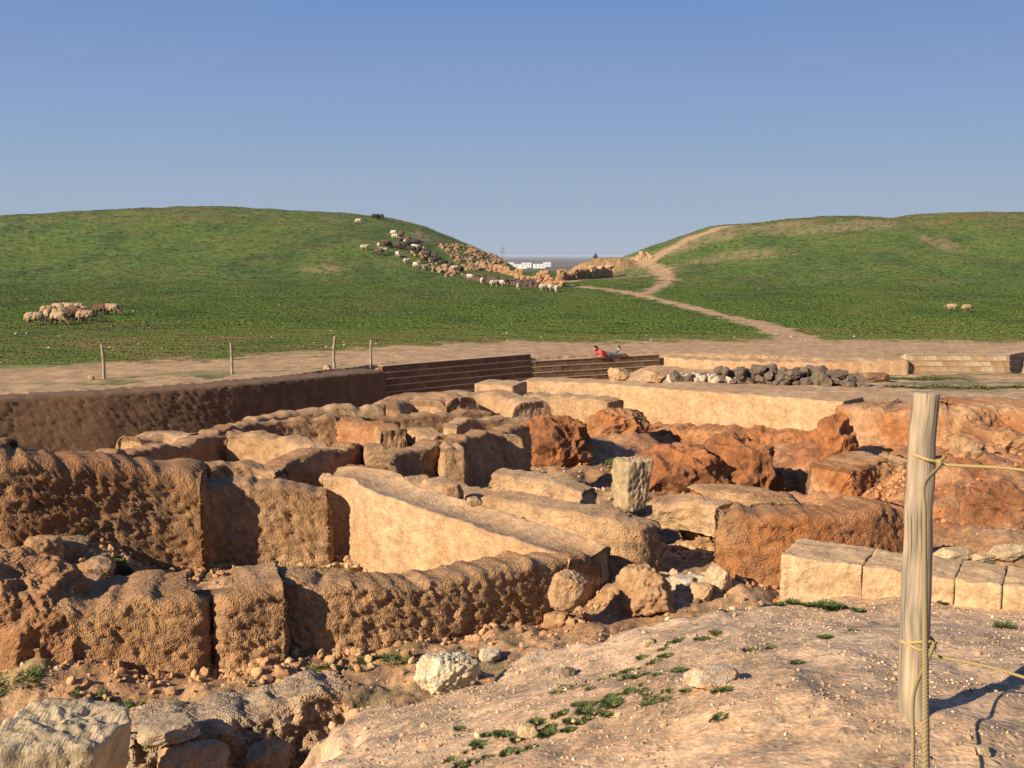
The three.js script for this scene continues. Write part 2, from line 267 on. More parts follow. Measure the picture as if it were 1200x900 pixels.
// edge: top edge of the face one sees, left to right, [x, z, top]; the body lies behind it, th thick
function wallGeo({ edge, th = 0.9, base = -2.4, rough = 0.2, a = C.tan, b = C.brown, flute = 1, batter = 0.05, round = 0.09, topn = 0.06, straight = false, seed = 1, fine = 0.0026, dip = 0 }) {
  const P3 = edge.map((e) => new THREE.Vector3(e[0], e[2], e[1]));
  let curve;
  if (P3.length === 2 || straight) { curve = new THREE.CurvePath(); for (let i = 1; i < P3.length; i++) curve.add(new THREE.LineCurve3(P3[i - 1], P3[i])); } else curve = new THREE.CatmullRomCurve3(P3, false, 'centripetal');
  const len = curve.getLength(), mid = P3[P3.length >> 1], dist = Math.hypot(mid.x, mid.z), step = clamp(dist * fine, 0.02, 0.13);
  const ns = Math.max(6, Math.ceil(len / step)), hMax = Math.max(...edge.map((e) => e[2])) - base;
  const nf = Math.max(4, Math.ceil(hMax / step)), nt = Math.max(4, Math.ceil(th / step)), nr = 7;
  const sec = []; // [across 0..1, up 0..1 as fraction, corner offset]
  for (let i = 0; i <= nf; i++) sec.push(['f', i / nf]); for (let i = 1; i < nr; i++) sec.push(['c', i / nr]); for (let i = 0; i <= nt; i++) sec.push(['t', i / nt]); for (let i = 1; i < nr; i++) sec.push(['d', i / nr]);
  const nb = Math.max(3, Math.ceil(nf / 2)); for (let i = 0; i <= nb; i++) sec.push(['b', i / nb]);
  const K = sec.length, rings = [], ncap = Math.max(3, Math.ceil(Math.max(th / 2, hMax / 2) / step * 0.8));
  for (let i = 0; i < ncap; i++) rings.push([0, i / ncap, -1]);
  for (let i = 0; i <= ns; i++) rings.push([i / ns, 1, 0]);
  for (let i = ncap - 1; i >= 0; i--) rings.push([1, i / ncap, 1]);
  const pos = [], uv = [];
  for (const [s, f, cap] of rings) {
    const p = curve.getPointAt(s), t = curve.getTangentAt(s); t.y = 0; t.normalize();
    const ax = t.z, az = -t.x; // away from the viewer
    const top = p.y + topn * n2(p.x * 1.3 + seed, p.z * 1.3) + topn * 0.5 * n2(p.x * 4, p.z * 4 + seed), h = top - base, r = Math.min(round, th * 0.45, h * 0.45);
    const bulge = cap ? cap * (0.04 - 0.1 * (f > 0.75 ? (f - 0.75) / 0.25 : 0) * 1) : 0;
    let q = 0;
    for (const [k, v] of sec) {
      let n, y;
      if (k === 'f') { y = v * (h - r); n = -batter * h * (1 - v); } else if (k === 'c') { const g = v * Math.PI / 2; y = h - r + r * Math.sin(g); n = r - r * Math.cos(g); } else if (k === 't') { y = h - dip * Math.sin(Math.PI * v); n = r + v * (th - 2 * r); } else if (k === 'd') { const g = v * Math.PI / 2; y = h - r + r * Math.cos(g); n = th - r + r * Math.sin(g); } else { y = (1 - v) * (h - r); n = th + batter * h * v; }
      n = th / 2 + (n - th / 2) * f; y = y * (cap ? 0.15 + 0.85 * f : 1);
      pos.push(p.x + ax * n + t.x * bulge, base + y, p.z + az * n + t.z * bulge); uv.push(cap && f < 0.97 ? n + seed : s * len + seed * 0.37, cap && f < 0.97 ? y : q / K * (2 * hMax + th)); q++;
    }
  }
  const idx = [], RN = rings.length; for (let i = 0; i < RN - 1; i++) for (let j = 0; j < K - 1; j++) { const A = i * K + j, B = A + 1, D = A + K, E = D + 1; idx.push(A, D, B, B, D, E); }
  const g = new THREE.BufferGeometry(); g.setAttribute('position', new THREE.Float32BufferAttribute(pos, 3)); g.setAttribute('uv', new THREE.Float32BufferAttribute(uv, 2)); g.setIndex(idx); g.computeVertexNormals();
  const pa = g.attributes.position, na = g.attributes.normal, cols = [];
  for (let i = 0; i < pa.count; i++) {
    const x = pa.getX(i), y = pa.getY(i), z = pa.getZ(i), ny = na.getY(i), lv = 1 - 0.55 * clamp(ny), c0 = crumble(x + seed * 7.7, y, z, flute, 1 - Math.abs(ny)) - 0.06, o = rough * lv * 1.25 * (c0 > 0 ? c0 * 0.6 : c0);
    pa.setXYZ(i, x + na.getX(i) * o, y + ny * o * 0.7, z + na.getZ(i) * o); cols.push(...mudTone(x, y, z, a, b, seed * 3.1));
  }
  g.setAttribute('color', new THREE.Float32BufferAttribute(cols, 3)); g.computeVertexNormals(); return g;
}
// a free lying mass of broken earth: base centre, half widths, height
function earthMass(name, label, [x0, z0, y0], rx, h, rz, { a = C.red, b = C.deepred, rough = 0.3, turn = 0, detail = 46, seed = 1 } = {}) {
  let g = new THREE.IcosahedronGeometry(1, detail); g.deleteAttribute('normal'); g.deleteAttribute('uv'); g = mergeVertices(g, 1e-5);
  const p = g.attributes.position, cs = Math.cos(turn), sn = Math.sin(turn), uv = [], col = [];
  for (let i = 0; i < p.count; i++) {
    const X = p.getX(i), Y = p.getY(i), Z = p.getZ(i), q = 1 / Math.pow(Math.abs(X) ** 2.6 + Math.abs(Y) ** 2.6 + Math.abs(Z) ** 2.6, 1 / 2.6);
    let x = X * q * rx, y = Y * q * (Y > 0 ? h : 0.9), z = Z * q * rz; [x, z] = [x * cs + z * sn, z * cs - x * sn];
    const wx = x0 + x + seed * 5, wy = y0 + y, wz = z0 + z, big = Math.abs(n3(wx * 1.1, wy * 1.3, wz * 1.1)), c = crumble(wx, wy, wz, 0.2, 0.8), mid = Math.abs(n3(wx * 2.6, wy * 2.9, wz * 2.6)), o = rough * (0.75 * (0.3 - big) + 0.3 * (0.3 - mid)) + 0.1 * (c > 0 ? 0.6 * c : c);
    x += X * o; y += Y * o * 0.8; z += Z * o; p.setXYZ(i, x, y, z); uv.push(x + z * 0.7, y + z * 0.35); col.push(...mudTone(wx, wy, wz, a, b, seed));
  }
  g.setAttribute('uv', new THREE.Float32BufferAttribute(uv, 2)); g.setAttribute('color', new THREE.Float32BufferAttribute(col, 3)); g.computeVertexNormals();
  const m = mesh(name, g, M.mud); m.position.set(x0, y0, z0); return tag(m, label, name.split('_').pop());
}
let wseed = 1; const FEET = [];
function wall(label, o, name = 'mud_wall', category = 'wall') { const g = wallGeo({ seed: wseed++, ...o, rough: (o.rough ?? 0.2) * (name === 'mud_wall' || name === 'earth_wall' ? 0.62 : 0.8) }); if (o.edge[0][1] > -24 && o.base > -3.2) FEET.push([o.edge, o.base, o.batter ?? 0.05, o.a || C.tan, o.b || C.brown]); return tag(mesh(name, g, o.rough < 0.08 ? M.smooth : M.mud), label, category, o.group); }

// near row along the trench
earthMass('earth_mound', 'dark red earth mound at the near end of the trench, boulders heaped at its foot', [-4.55, -8.75, -1.95], 1.0, 1.12, 0.55, { seed: 11, rough: 0.24, a: C.brown, b: [0.31, 0.15, 0.062], detail: 70, turn: -0.15 });
earthMass('earth_mound', 'higher earth mound running on from the dark red mound', [-6.3, -8.3, -1.95], 1.2, 1.7, 0.7, { seed: 12, rough: 0.3, a: C.brown, b: C.red, detail: 40 });
wall('thick fluted mud wall stub with a deep vertical crack, beside the boulder heap', { edge: [[-3.83,-8.32,-1.2], [-3.25,-8.49,-1.2], [-2.67,-8.65,-1.18], [-2.71,-9.01,-1.25], [-2.54,-8.68,-1.18], [-2.0,-8.85,-1.2]], a: [0.42, 0.25, 0.122], th: 0.85, base: -2.25, rough: 0.12, b: C.brown, flute: 1.7 });
wall('long eroded mud wall with an orange boulder at its far end', { edge: [[-2.33,-9.14,-1.26], [-1.78,-9.1,-1.28], [-1.33,-9.21,-1.3], [-0.65,-9.56,-1.33], [0.0,-9.98,-1.36], [0.48,-10.35,-1.4], [0.96,-10.78,-1.5]], a: [0.42, 0.25, 0.122], th: 0.5, base: -2.3, rough: 0.125, flute: 1.8, b: C.brown });
wall('crumbling stub of earth and stones on the near terrace edge, flat slab on it', { edge: [[-2.23,-5.71,-1.04], [-1.83,-5.87,-1.04], [-1.41,-6.03,-1.05], [-0.97,-6.25,-1.08]], th: 0.45, base: -2.1, rough: 0.2, a: C.tan, b: C.grey, fine: 0.0034 }, 'rubble_wall');
// first rooms
wall('tall red brown earth wall behind the small walled hollow with rubble', { edge: [[-7.42,-10.31,-0.2], [-6.24,-11.3,-0.44], [-5.71,-11.37,-0.5], [-4.8,-11.93,-0.68], [-4.13,-12.31,-0.85], [-3.78,-12.37,-1.0]], th: 0.9, base: -2.6, rough: 0.15, a: [0.33, 0.18, 0.08], b: [0.33, 0.15, 0.055], round: 0.2, flute: 0.05 }, 'earth_wall');
wall('lower brown mud wall joining the tall red brown wall to the smooth lit wall', { edge: [[-4.13,-12.43,-1.12], [-3.75,-12.76,-1.15], [-3.23,-12.83,-1.2], [-2.35,-12.98,-1.3]], flute: 0.5, th: 0.5, base: -2.6, rough: 0.12, a: C.brown, b: [0.42, 0.25, 0.122] });
wall('broad smooth sunlit mud wall sloping down to the long eroded trench wall', { edge: [[-2.48,-13.3,-1.18], [-2.17,-13.25,-1.17], [-1.82,-12.73,-1.22], [-0.8,-11.79,-1.3], [0.0,-10.95,-1.36], [0.6,-10.42,-1.42]], topn: 0.02, th: 0.72, base: -2.6, rough: 0.07, a: C.tan, b: C.pale, flute: 0.5, round: 0.05, dip: 0.05 });
wall('sunlit mud wall with a dark broken end, in front of the standing stone', { edge: [[-0.69,-13.58,-1.45], [0.11,-12.95,-1.45], [1.04,-12.3,-1.46], [1.52,-12.21,-1.5], [1.84,-12.44,-1.55]], topn: 0.025, th: 0.6, base: -2.6, rough: 0.1, a: C.pale, b: C.tan, flute: 0.7 });
wall('low block of wall rising behind the sunlit mud wall with broken end', { edge: [[-0.33,-13.84,-1.25], [0.23,-13.62,-1.25], [0.92,-13.27,-1.38]], topn: 0.03, th: 0.5, base: -2.5, rough: 0.13, a: C.pale, b: C.tan });
wall('shaded wall with projecting piers and a low lit stub at its end', { edge: [[-2.2,-15.26,-1.5], [-1.86,-15.64,-1.5], [-1.8,-16.33,-1.42], [-1.4,-16.78,-1.42], [-0.61,-18.21,-1.5], [0.37,-20.05,-1.62]], th: 0.45, base: -2.7, rough: 0.15, a: C.tan, b: C.brown });
wall('square mud pier standing out from the middle of the shaded wall', { edge: [[-1.13,-16.64,-1.45], [-0.76,-16.74,-1.47]], th: 0.55, base: -2.7, rough: 0.08, a: C.tan, b: C.pale, round: 0.04 }, 'mud_pier', 'pier');
wall('smaller mud pier where the shaded wall meets the red heap', { edge: [[-0.16,-19.06,-1.65], [0.22,-19.18,-1.67]], th: 0.5, base: -2.7, rough: 0.09, a: C.tan, b: C.pale, round: 0.04 }, 'mud_pier', 'pier');
// rooms behind the tall red brown wall
wall('knobbly little wall just behind the lower brown mud wall', { edge: [[-4.25,-13.77,-1.2], [-4.01,-14.15,-1.22], [-3.68,-14.24,-1.25], [-3.29,-14.11,-1.32]], th: 0.4, base: -2.5, rough: 0.22, a: C.brown, b: C.tan });
wall('reddish wall with a dark shaded face curving behind the knobbly little wall', { edge: [[-3.54,-14.66,-1.5], [-3.33,-15.57,-1.42], [-3.0,-16.16,-1.4], [-2.53,-17.56,-1.52]], th: 0.45, base: -2.7, rough: 0.17, a: C.red, b: C.tan });
wall('lit inner face of the oval room, a low tan wall with pocked holes', { edge: [[-5.21,-18.48,-1.5], [-4.58,-18.3,-1.5], [-4.02,-17.95,-1.5], [-3.12,-16.64,-1.45]], th: 0.4, base: -3.9, rough: 0.15, a: C.tan, b: C.pale });
wall('fluted low wall running out of the tall red brown wall towards the oval room', { edge: [[-6.43,-13.47,-1.0], [-6.21,-15.46,-1.28], [-5.75,-17.18,-1.48], [-5.22,-18.94,-1.58]], th: 0.45, base: -3.9, rough: 0.17, a: C.tan, b: C.brown });
wall('small rounded block of mud against the dark pit bank', { edge: [[-7.36,-20.29,-1.9], [-7.12,-20.79,-1.9], [-6.61,-20.5,-1.92]], th: 0.7, base: -4.8, rough: 0.14, round: 0.25, a: C.tan, b: C.pale }, 'mud_block', 'block');
wall('long wall with dark face forming the far side of the oval room', { edge: [[-5.52,-20.53,-1.7], [-4.79,-21.29,-1.7], [-3.71,-21.84,-1.75]], th: 0.42, base: -3.9, rough: 0.14, a: C.tan, b: C.brown });
wall('lit cross wall with a red broken end, closing the oval room', { edge: [[-3.88,-21.95,-1.75], [-3.36,-21.42,-1.72], [-2.85,-20.33,-1.65], [-2.49,-19.34,-1.6]], th: 0.5, base: -3.9, rough: 0.16, a: C.tan, b: C.red });
wall('low lit wall next along from the red broken end of the cross wall', { edge: [[-2.69,-20.52,-1.75], [-2.09,-20.02,-1.7], [-1.44,-18.8,-1.62]], th: 0.5, base: -3.9, rough: 0.12, a: C.tan, b: C.pale });
wall('outer low wall nearest the dark bank, behind the oval room', { edge: [[-5.76,-23.04,-1.92], [-5.32,-23.67,-1.9], [-4.36,-24.35,-1.88], [-3.06,-24.82,-1.95]], th: 0.5, base: -4.8, rough: 0.15, round: 0.12, a: C.tan, b: C.pale });
wall('straight wall with upright dark flutes on its shaded face', { edge: [[-3.32,-23.16,-1.92], [-1.99,-23.87,-1.95], [-0.45,-24.74,-2.0]], th: 0.45, base: -3.9, rough: 0.15, flute: 1.3, a: C.tan, b: C.brown });
wall('low mud heap between the fluted wall and the brick retaining wall', { edge: [[-2.86,-26.83,-2.2], [-2.66,-28.11,-2.15], [-2.24,-28.41,-2.12], [-1.8,-27.79,-2.2]], th: 1.1, base: -4.8, rough: 0.17, round: 0.4, a: C.tan, b: C.brown }, 'mud_heap', 'heap');
wall('smooth low mud hump in front of the flat fronted block', { edge: [[-1.76,-27.79,-2.2], [-1.33,-29.19,-2.2], [-0.61,-29.2,-2.25], [0.0,-28.19,-2.35]], th: 1.3, base: -4.8, rough: 0.13, round: 0.4, a: C.tan, b: C.pale }, 'mud_heap', 'heap');
wall('low lit ledge of wall beside the red heaps', { edge: [[-1.26,-23.31,-2.1], [-0.8,-23.92,-2.1], [0.41,-24.5,-2.15], [0.82,-24.55,-2.2]], th: 0.45, base: -3.9, rough: 0.12, a: C.pale, b: C.tan });
wall('flat fronted mud block with a dark end, butting the long restored wall', { edge: [[-1.18,-32.37,-2.3], [0.05,-31.94,-2.3]], th: 1.3, base: -3.4, rough: 0.04, round: 0.05, topn: 0.02, a: C.pale, b: C.tan, flute: 0.2 }, 'mud_block', 'block');
wall('long smooth restored wall below the heap of dark stones', { edge: [[0.28,-34.11,-2.4], [2.74,-33.0,-2.35], [5.13,-30.91,-2.3], [7.28,-29.2,-2.25], [8.92,-27.63,-2.2]], th: 1.25, base: -3.8, rough: 0.05, round: 0.09, topn: 0.02, a: C.pale, b: C.tan, flute: 0.6, batter: 0.05 });
wall('lower lit wall stub standing in front of the long restored wall', { edge: [[0.32,-31.93,-2.62], [1.58,-31.59,-2.6], [2.85,-30.6,-2.62]], th: 0.9, base: -3.7, rough: 0.11, a: C.pale, b: C.tan });
wall('rough orange bank that carries on from the long restored wall', { edge: [[8.63,-27.44,-2.22], [9.1,-26.66,-2.22], [9.99,-26.08,-2.2], [11.27,-25.55,-2.1], [12.45,-25.8,-2.05], [13.82,-25.16,-2.0]], fine: 0.0018, th: 2.2, base: -3.6, rough: 0.28, a: [0.44, 0.25, 0.125], b: C.red, batter: 0.35, round: 0.3 }, 'earth_bank', 'bank');
wall('red earth face cut below the long restored wall', { edge: [[3.97,-29.74,-3.3], [5.94,-28.48,-3.16], [7.47,-27.97,-3.12], [8.89,-27.68,-3.0], [10.54,-27.48,-2.85], [12.04,-26.76,-2.55]], fine: 0.0018, th: 1.4, base: -4.7, rough: 0.34, a: [0.42, 0.2, 0.08], b: C.red, batter: 0.3, round: 0.2 }, 'earth_bank', 'bank');
wall('long low reddish wall across the foot of the terrace', { edge: [[2.28,-11.33,-1.32], [2.43,-11.24,-1.16], [3.12,-11.2,-1.15], [3.82,-11.32,-1.15], [4.58,-11.68,-1.15]], th: 0.6, base: -2.4, rough: 0.12, a: C.red, b: C.brown, flute: 0.6, round: 0.12 });
wall('squared mud block with a dark recess below, near the pale stones', { edge: [[1.94,-14.05,-1.68], [2.34,-13.88,-1.64], [2.7,-13.47,-1.6]], th: 0.85, base: -2.05, rough: 0.1, a: C.pale, b: C.tan, round: 0.1, batter: -0.1 }, 'mud_block', 'block');
wall('rounded mud stub between the squared block and the long reddish wall', { edge: [[2.69,-13.8,-1.55], [2.91,-13.84,-1.5], [2.96,-13.11,-1.5]], th: 0.9, base: -2.6, rough: 0.18, a: C.tan, b: C.brown, round: 0.25 }, 'mud_stub', 'wall');
wall('broken mud lump standing by the upright red buttress', { edge: [[5.93,-17.69,-1.95], [6.54,-18.14,-1.92], [7.17,-18.29,-1.95]], th: 0.9, base: -3.0, rough: 0.24, a: C.tan, b: C.red, batter: 0.15 }, 'mud_lump', 'mound');
earthMass('earth_mound', 'sunlit shoulder of the big red mound, behind the standing stone', [3.32,-20.3,-2.8], 0.95, 0.72, 0.8, { seed: 1 });
earthMass('earth_mound', 'highest part of the big red mound, its broken dark side turned from the sun', [4.61,-20.97,-2.95], 0.72, 0.95, 0.95, { seed: 2, rough: 0.42, turn: 0.5 });
earthMass('earth_mound', 'low broken clods at the foot of the big red mound', [5.92,-21.85,-3.5], 0.75, 0.55, 0.7, { seed: 3, rough: 0.5, a: C.deepred, b: C.brown });
earthMass('earth_heap', 'red earth heap beside the smaller mud pier', [0.92,-22.86,-2.55], 0.8, 0.66, 0.8, { seed: 4, rough: 0.36, turn: 0.4 });
earthMass('earth_heap', 'pointed red earth heap under the lower lit wall stub', [2.92,-28.25,-3.05], 0.8, 0.5, 0.8, { seed: 5, rough: 0.36, b: C.brown });
earthMass('earth_buttress', 'upright red earth buttress at the end of the long restored wall', [7.76,-24.47,-3.6], 0.42, 1.55, 0.7, { seed: 6, rough: 0.4 });
earthMass('mud_lump', 'tall ragged mud lump beyond the wooden post', [8.38,-18.95,-2.6], 0.42, 0.92, 0.5, { seed: 7, rough: 0.34, b: C.tan });
earthMass('earth_heap', 'low orange earth heap beyond the flat pale stones', [7.82,-15.57,-2.1], 0.9, 0.32, 0.6, { seed: 8, a: [0.44, 0.24, 0.11] });
earthMass('earth_heap', 'reddish clods heaped against the rough orange bank', [11.63,-24.3,-2.9], 1.2, 0.5, 0.7, { seed: 9, rough: 0.4, a: [0.44, 0.24, 0.11] });
wall('short cross wall between the shaded wall and the reddish curving wall', { edge: [[-2.58,-17.56,-1.52], [-2.3,-16.32,-1.5], [-2.06,-15.35,-1.52]], th: 0.4, base: -2.9, rough: 0.1, a: C.tan, b: C.brown });
wall('short piece of wall linking the oval room to the straight fluted wall', { edge: [[-3.86,-22.03,-1.78], [-3.13,-22.91,-1.9]], th: 0.45, base: -3.9, rough: 0.1, a: C.tan, b: C.brown });
wall('curved corner of the oval room where its two long walls meet', { edge: [[-5.37,-18.49,-1.58], [-5.57,-19.99,-1.66], [-5.34,-20.64,-1.7]], th: 0.45, base: -3.9, rough: 0.1, a: C.tan, b: C.brown });
wall('low wall closing the room between the two broad sunlit walls', { edge: [[-1.65,-15.12,-1.55], [-1.14,-14.3,-1.52], [-0.6,-13.71,-1.48]], th: 0.45, base: -2.9, rough: 0.1, a: C.tan, b: C.pale });
// rim of the dig
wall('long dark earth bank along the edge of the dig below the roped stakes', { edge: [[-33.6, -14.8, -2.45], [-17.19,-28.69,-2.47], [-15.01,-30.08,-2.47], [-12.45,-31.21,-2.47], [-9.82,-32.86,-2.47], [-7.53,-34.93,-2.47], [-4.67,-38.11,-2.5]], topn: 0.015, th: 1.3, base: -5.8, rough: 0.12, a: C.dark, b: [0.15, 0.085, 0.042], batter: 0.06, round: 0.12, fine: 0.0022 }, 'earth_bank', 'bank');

// ---------------------------------------------------------------- brick walls
const chamferBox = (() => { // unit box with cut edges
  const s = 0.5, q = 0.46, v = [], tri = [];
  const add = (...p) => { const o = v.length / 3; for (const e of p) v.push(...e); for (let i = 2; i < p.length; i++) tri.push(o, o + i - 1, o + i); };
  for (const sg of [-1, 1]) for (let ax = 0; ax < 3; ax++) { const f = (a, b) => { const r = [0, 0, 0]; r[ax] = s * sg; r[(ax + 1) % 3] = a * q; r[(ax + 2) % 3] = b * q; return r; }; const c = [f(-1, -1), f(1, -1), f(1, 1), f(-1, 1)]; add(...(sg > 0 ? c : c.reverse())); }
  for (let ax = 0; ax < 3; ax++) for (const a of [-1, 1]) for (const b of [-1, 1]) { const f = (e, s1, s2) => { const r = [0, 0, 0]; r[ax] = e * q; r[(ax + 1) % 3] = a * s1; r[(ax + 2) % 3] = b * s2; return r; }; const c = [f(-1, s, q), f(1, s, q), f(1, q, s), f(-1, q, s)]; add(...(a * b > 0 ? c : c.reverse())); }
  for (const a of [-1, 1]) for (const b of [-1, 1]) for (const c of [-1, 1]) { const t = [[a * s, b * q, c * q], [a * q, b * s, c * q], [a * q, b * q, c * s]]; add(...(a * b * c > 0 ? t : t.reverse())); }
  const g = new THREE.BufferGeometry(); g.setAttribute('position', new THREE.Float32BufferAttribute(v, 3)); g.setIndex(tri); const u = []; for (let i = 0; i < v.length; i += 3) u.push(v[i] * 0.4 + v[i + 2] * 0.3, v[i + 1] * 0.3 + v[i + 2] * 0.1); g.setAttribute('uv', new THREE.Float32BufferAttribute(u, 2));
  const n = g.toNonIndexed(); n.computeVertexNormals(); return n;
})();
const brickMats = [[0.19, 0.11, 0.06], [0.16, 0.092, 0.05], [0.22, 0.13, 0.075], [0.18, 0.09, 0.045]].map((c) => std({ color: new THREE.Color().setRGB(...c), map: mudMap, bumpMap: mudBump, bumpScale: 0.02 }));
const paleBrickMats = [C.tan, C.pale, [0.46, 0.32, 0.2], [0.56, 0.43, 0.29]].map((c) => std({ color: new THREE.Color().setRGB(...c), map: mudMap, bumpMap: mudBump, bumpScale: 0.02 }));
const mortarMat = std({ color: new THREE.Color().setRGB(0.5, 0.35, 0.21), map: mudMap, bumpMap: mudBump, bumpScale: 0.02 });
function brickWall(label, A, B, top, courses, ch, setback, mats, seed, capLabel) {
  const dx = B[0] - A[0], dz = B[1] - A[1], len = Math.hypot(dx, dz), turn = Math.atan2(-dz, dx), r = rng(seed);
  const g = thing('brick_wall', label, 'wall', A[0], top - courses * ch, A[1], turn);
  // local x along the wall, z towards the dig
  for (let k = 0; k < courses; k++) {
    const front = (courses - 1 - k) * setback; let x = k % 2 ? -0.22 : 0;
    while (x < len - 0.06) {
      const L = 0.42 + r() * 0.1, x0 = Math.max(0, x), x1 = Math.min(len, x + L); x += L + 0.012; if (x1 - x0 < 0.08) continue;
      const m = mesh('brick', chamferBox, mats[Math.floor(r() * mats.length)], g); m.scale.set(x1 - x0, ch - 0.022, 0.34); m.position.set((x0 + x1) / 2, (k + 0.5) * ch, front - 0.17 + (r() - 0.5) * 0.016); m.rotation.set(0, (r() - 0.5) * 0.02, (r() - 0.5) * 0.012);
    }
    const bed = mesh('mortar_bed', chamferBox, mortarMat, g); bed.scale.set(len - 0.02, 0.034, 0.37); bed.position.set(len / 2, (k + 1) * ch - 0.004, front - 0.185 + 0.022);
  }
  const fill = mesh('core', chamferBox, mortarMat, g); fill.scale.set(len - 0.04, courses * ch - 0.05, 0.5); fill.position.set(len / 2, courses * ch / 2 - 0.04, -0.5);
  return g;
}
const RW = { a: [-4.95,-39.3,-2.5], m: [0.8,-44.21,-2.62], b: [6.76,-47.26,-2.8] };
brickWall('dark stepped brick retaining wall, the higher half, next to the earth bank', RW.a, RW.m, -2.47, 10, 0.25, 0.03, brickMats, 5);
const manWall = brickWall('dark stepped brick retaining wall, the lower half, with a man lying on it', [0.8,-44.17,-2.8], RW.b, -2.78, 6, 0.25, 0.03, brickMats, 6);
brickWall('pale mud brick wall beside the grassy strip, ending at a dark corner', [16.71,-43.73,-2.5], [21.02,-43.58,-2.45], -2.45, 4, 0.24, 0.02, paleBrickMats, 7);
brickWall('short return of the pale mud brick wall, round its shaded corner', [21.02,-43.58,-2.45], [24.5, -47.2], -2.45, 4, 0.24, 0.02, paleBrickMats, 8);
wall('low pale kerb of mud below the road, behind the dark stones', { edge: [[6.86,-46.56,-2.85], [9.69,-45.03,-2.85], [13.06,-43.82,-2.8], [16.71,-43.41,-2.65]], th: 1.2, base: -3.7, rough: 0.06, round: 0.08, a: C.tan, b: C.pale, flute: 0.3 }, 'mud_kerb', 'kerb');

// ---------------------------------------------------------------- stones
function rockGeo(seed, sx, sy, sz, a, b, detail = 9, planes = 13, bump = 0.1, kmax = 1.15, flat = false) {
  const r = rng(seed * 131 + 7), pl = [];
  for (let i = 0; i < planes; i++) { const u = r() * 2 - 1, t = r() * 6.2832, q = Math.sqrt(1 - u * u); pl.push([q * Math.cos(t), u, q * Math.sin(t), 0.72 + r() * 0.25]); }
  for (const s of [-1, 1]) { pl.push([s, 0, 0, 0.92], [0, s, 0, 0.88], [0, 0, s, 0.92]); }
  let g = new THREE.IcosahedronGeometry(1, detail); g.deleteAttribute('normal'); g.deleteAttribute('uv'); g = mergeVertices(g, 1e-4);
  const p = g.attributes.position, uv = [], col = [];
  for (let i = 0; i < p.count; i++) {
    const x = p.getX(i), y = p.getY(i), z = p.getZ(i); let k = kmax;
    for (const [a1, b1, c1, d1] of pl) { const q = a1 * x + b1 * y + c1 * z; if (q > 0.05) k = Math.min(k, d1 / q); }
    k *= 1 + bump * (0.5 * n3(x * 1.6 + seed, y * 1.6, z * 1.6) + 0.5 * n3(x * 4 + seed, y * 4, z * 4) + 0.25 * n3(x * 10, y * 10 + seed, z * 10));
    p.setXYZ(i, x * k * sx, y * k * sy, z * k * sz);
    uv.push(x * k * sx + z * k * sz * 0.6, y * k * sy + z * k * sz * 0.7);
    const t = clamp(0.5 + 0.8 * n3(x * 1.3 + seed, y * 1.3, z * 1.3) + 0.3 * n3(x * 5, y * 5 + seed, z * 5)), v = 1 + 0.12 * n3(x * 8, y * 8, z * 8 + seed);
    col.push(...mix3(a, b, t).map((q) => q * v));
  }
  g.setAttribute('uv', new THREE.Float32BufferAttribute(uv, 2)); g.setAttribute('color', new THREE.Float32BufferAttribute(col, 3)); if (flat) g = g.toNonIndexed(); g.computeVertexNormals(); return g;
}
const stoneC = { lime: [0.54, 0.41, 0.235], limeD: [0.4, 0.3, 0.18], basalt: [0.2, 0.148, 0.1], basaltD: [0.115, 0.085, 0.06], orange: [0.46, 0.28, 0.14] };
let rseed = 100;
function rock(name, label, [x, z], size, a, b, { y, sink = 0.25, turn = 0, tilt = 0, roll = 0, detail = 12, planes = 13, bump = 0.1, group, kmax = 1.15 } = {}) {
  const m = mesh(name, rockGeo(rseed++, ...size, a, b, detail, planes, bump, kmax), M.rock);
  m.position.set(x, (y ?? H(x, z)) + size[1] * (1 - 2 * sink), z); m.rotation.set(tilt, turn, roll); return tag(m, label, 'stone', group);
}
rock('stone_block', 'great squared limestone block with a worn channel, at the near corner', [-2.29,-4.9,-0.75], [0.36, 0.4, 0.32], stoneC.lime, [0.42, 0.33, 0.2], { y: -1.36, sink: 0, turn: 0.5, roll: -0.1, detail: 34, planes: 3, bump: 0.07, kmax: 1.4 });
rock('stone_slab', 'flat slab lying on the crumbling stub at the terrace edge', [-1.97,-5.7,-1.0], [0.19, 0.06, 0.15], C.grey, stoneC.limeD, { y: -1.07, sink: 0.1, turn: 0.2, detail: 16, planes: 6 });
rock('stone_slab', 'tilted slab wedged below the flat slab in the crumbling stub', [-1.83,-5.62,-1.15], [0.2, 0.17, 0.12], C.grey, C.tan, { y: -1.3, turn: 0.1, tilt: -0.4, detail: 16, planes: 7 });
rock('stone', 'brown stone set in the face of the crumbling stub', [-1.44,-5.8,-1.2], [0.13, 0.12, 0.1], C.grey, C.brown, { y: -1.3, detail: 14, planes: 7 });
rock('boulder', 'pitted cream boulder half buried at the terrace edge', [-0.37,-5.69], [0.17, 0.14, 0.14], stoneC.lime, [0.56, 0.5, 0.33], { sink: 0.14, turn: 0.5, detail: 24, bump: 0.15 });
rock('stone', 'smooth pale stone buried beside the pitted cream boulder', [-0.78,-6.13], [0.2, 0.09, 0.15], stoneC.lime, C.pale, { sink: 0.35, turn: 0.2, detail: 16 });
rock('stone', 'small cream stone just behind the pitted cream boulder', [-0.2,-8.95,-1.88], [0.1, 0.07, 0.09], [0.56, 0.5, 0.35], stoneC.lime, { sink: 0.2 });
rock('boulder', 'orange boulder resting against the end of the long eroded wall', [0.53,-9.77,-1.45], [0.2, 0.19, 0.18], stoneC.orange, C.tan, { y: -1.72, sink: 0, turn: 0.4, detail: 18 });
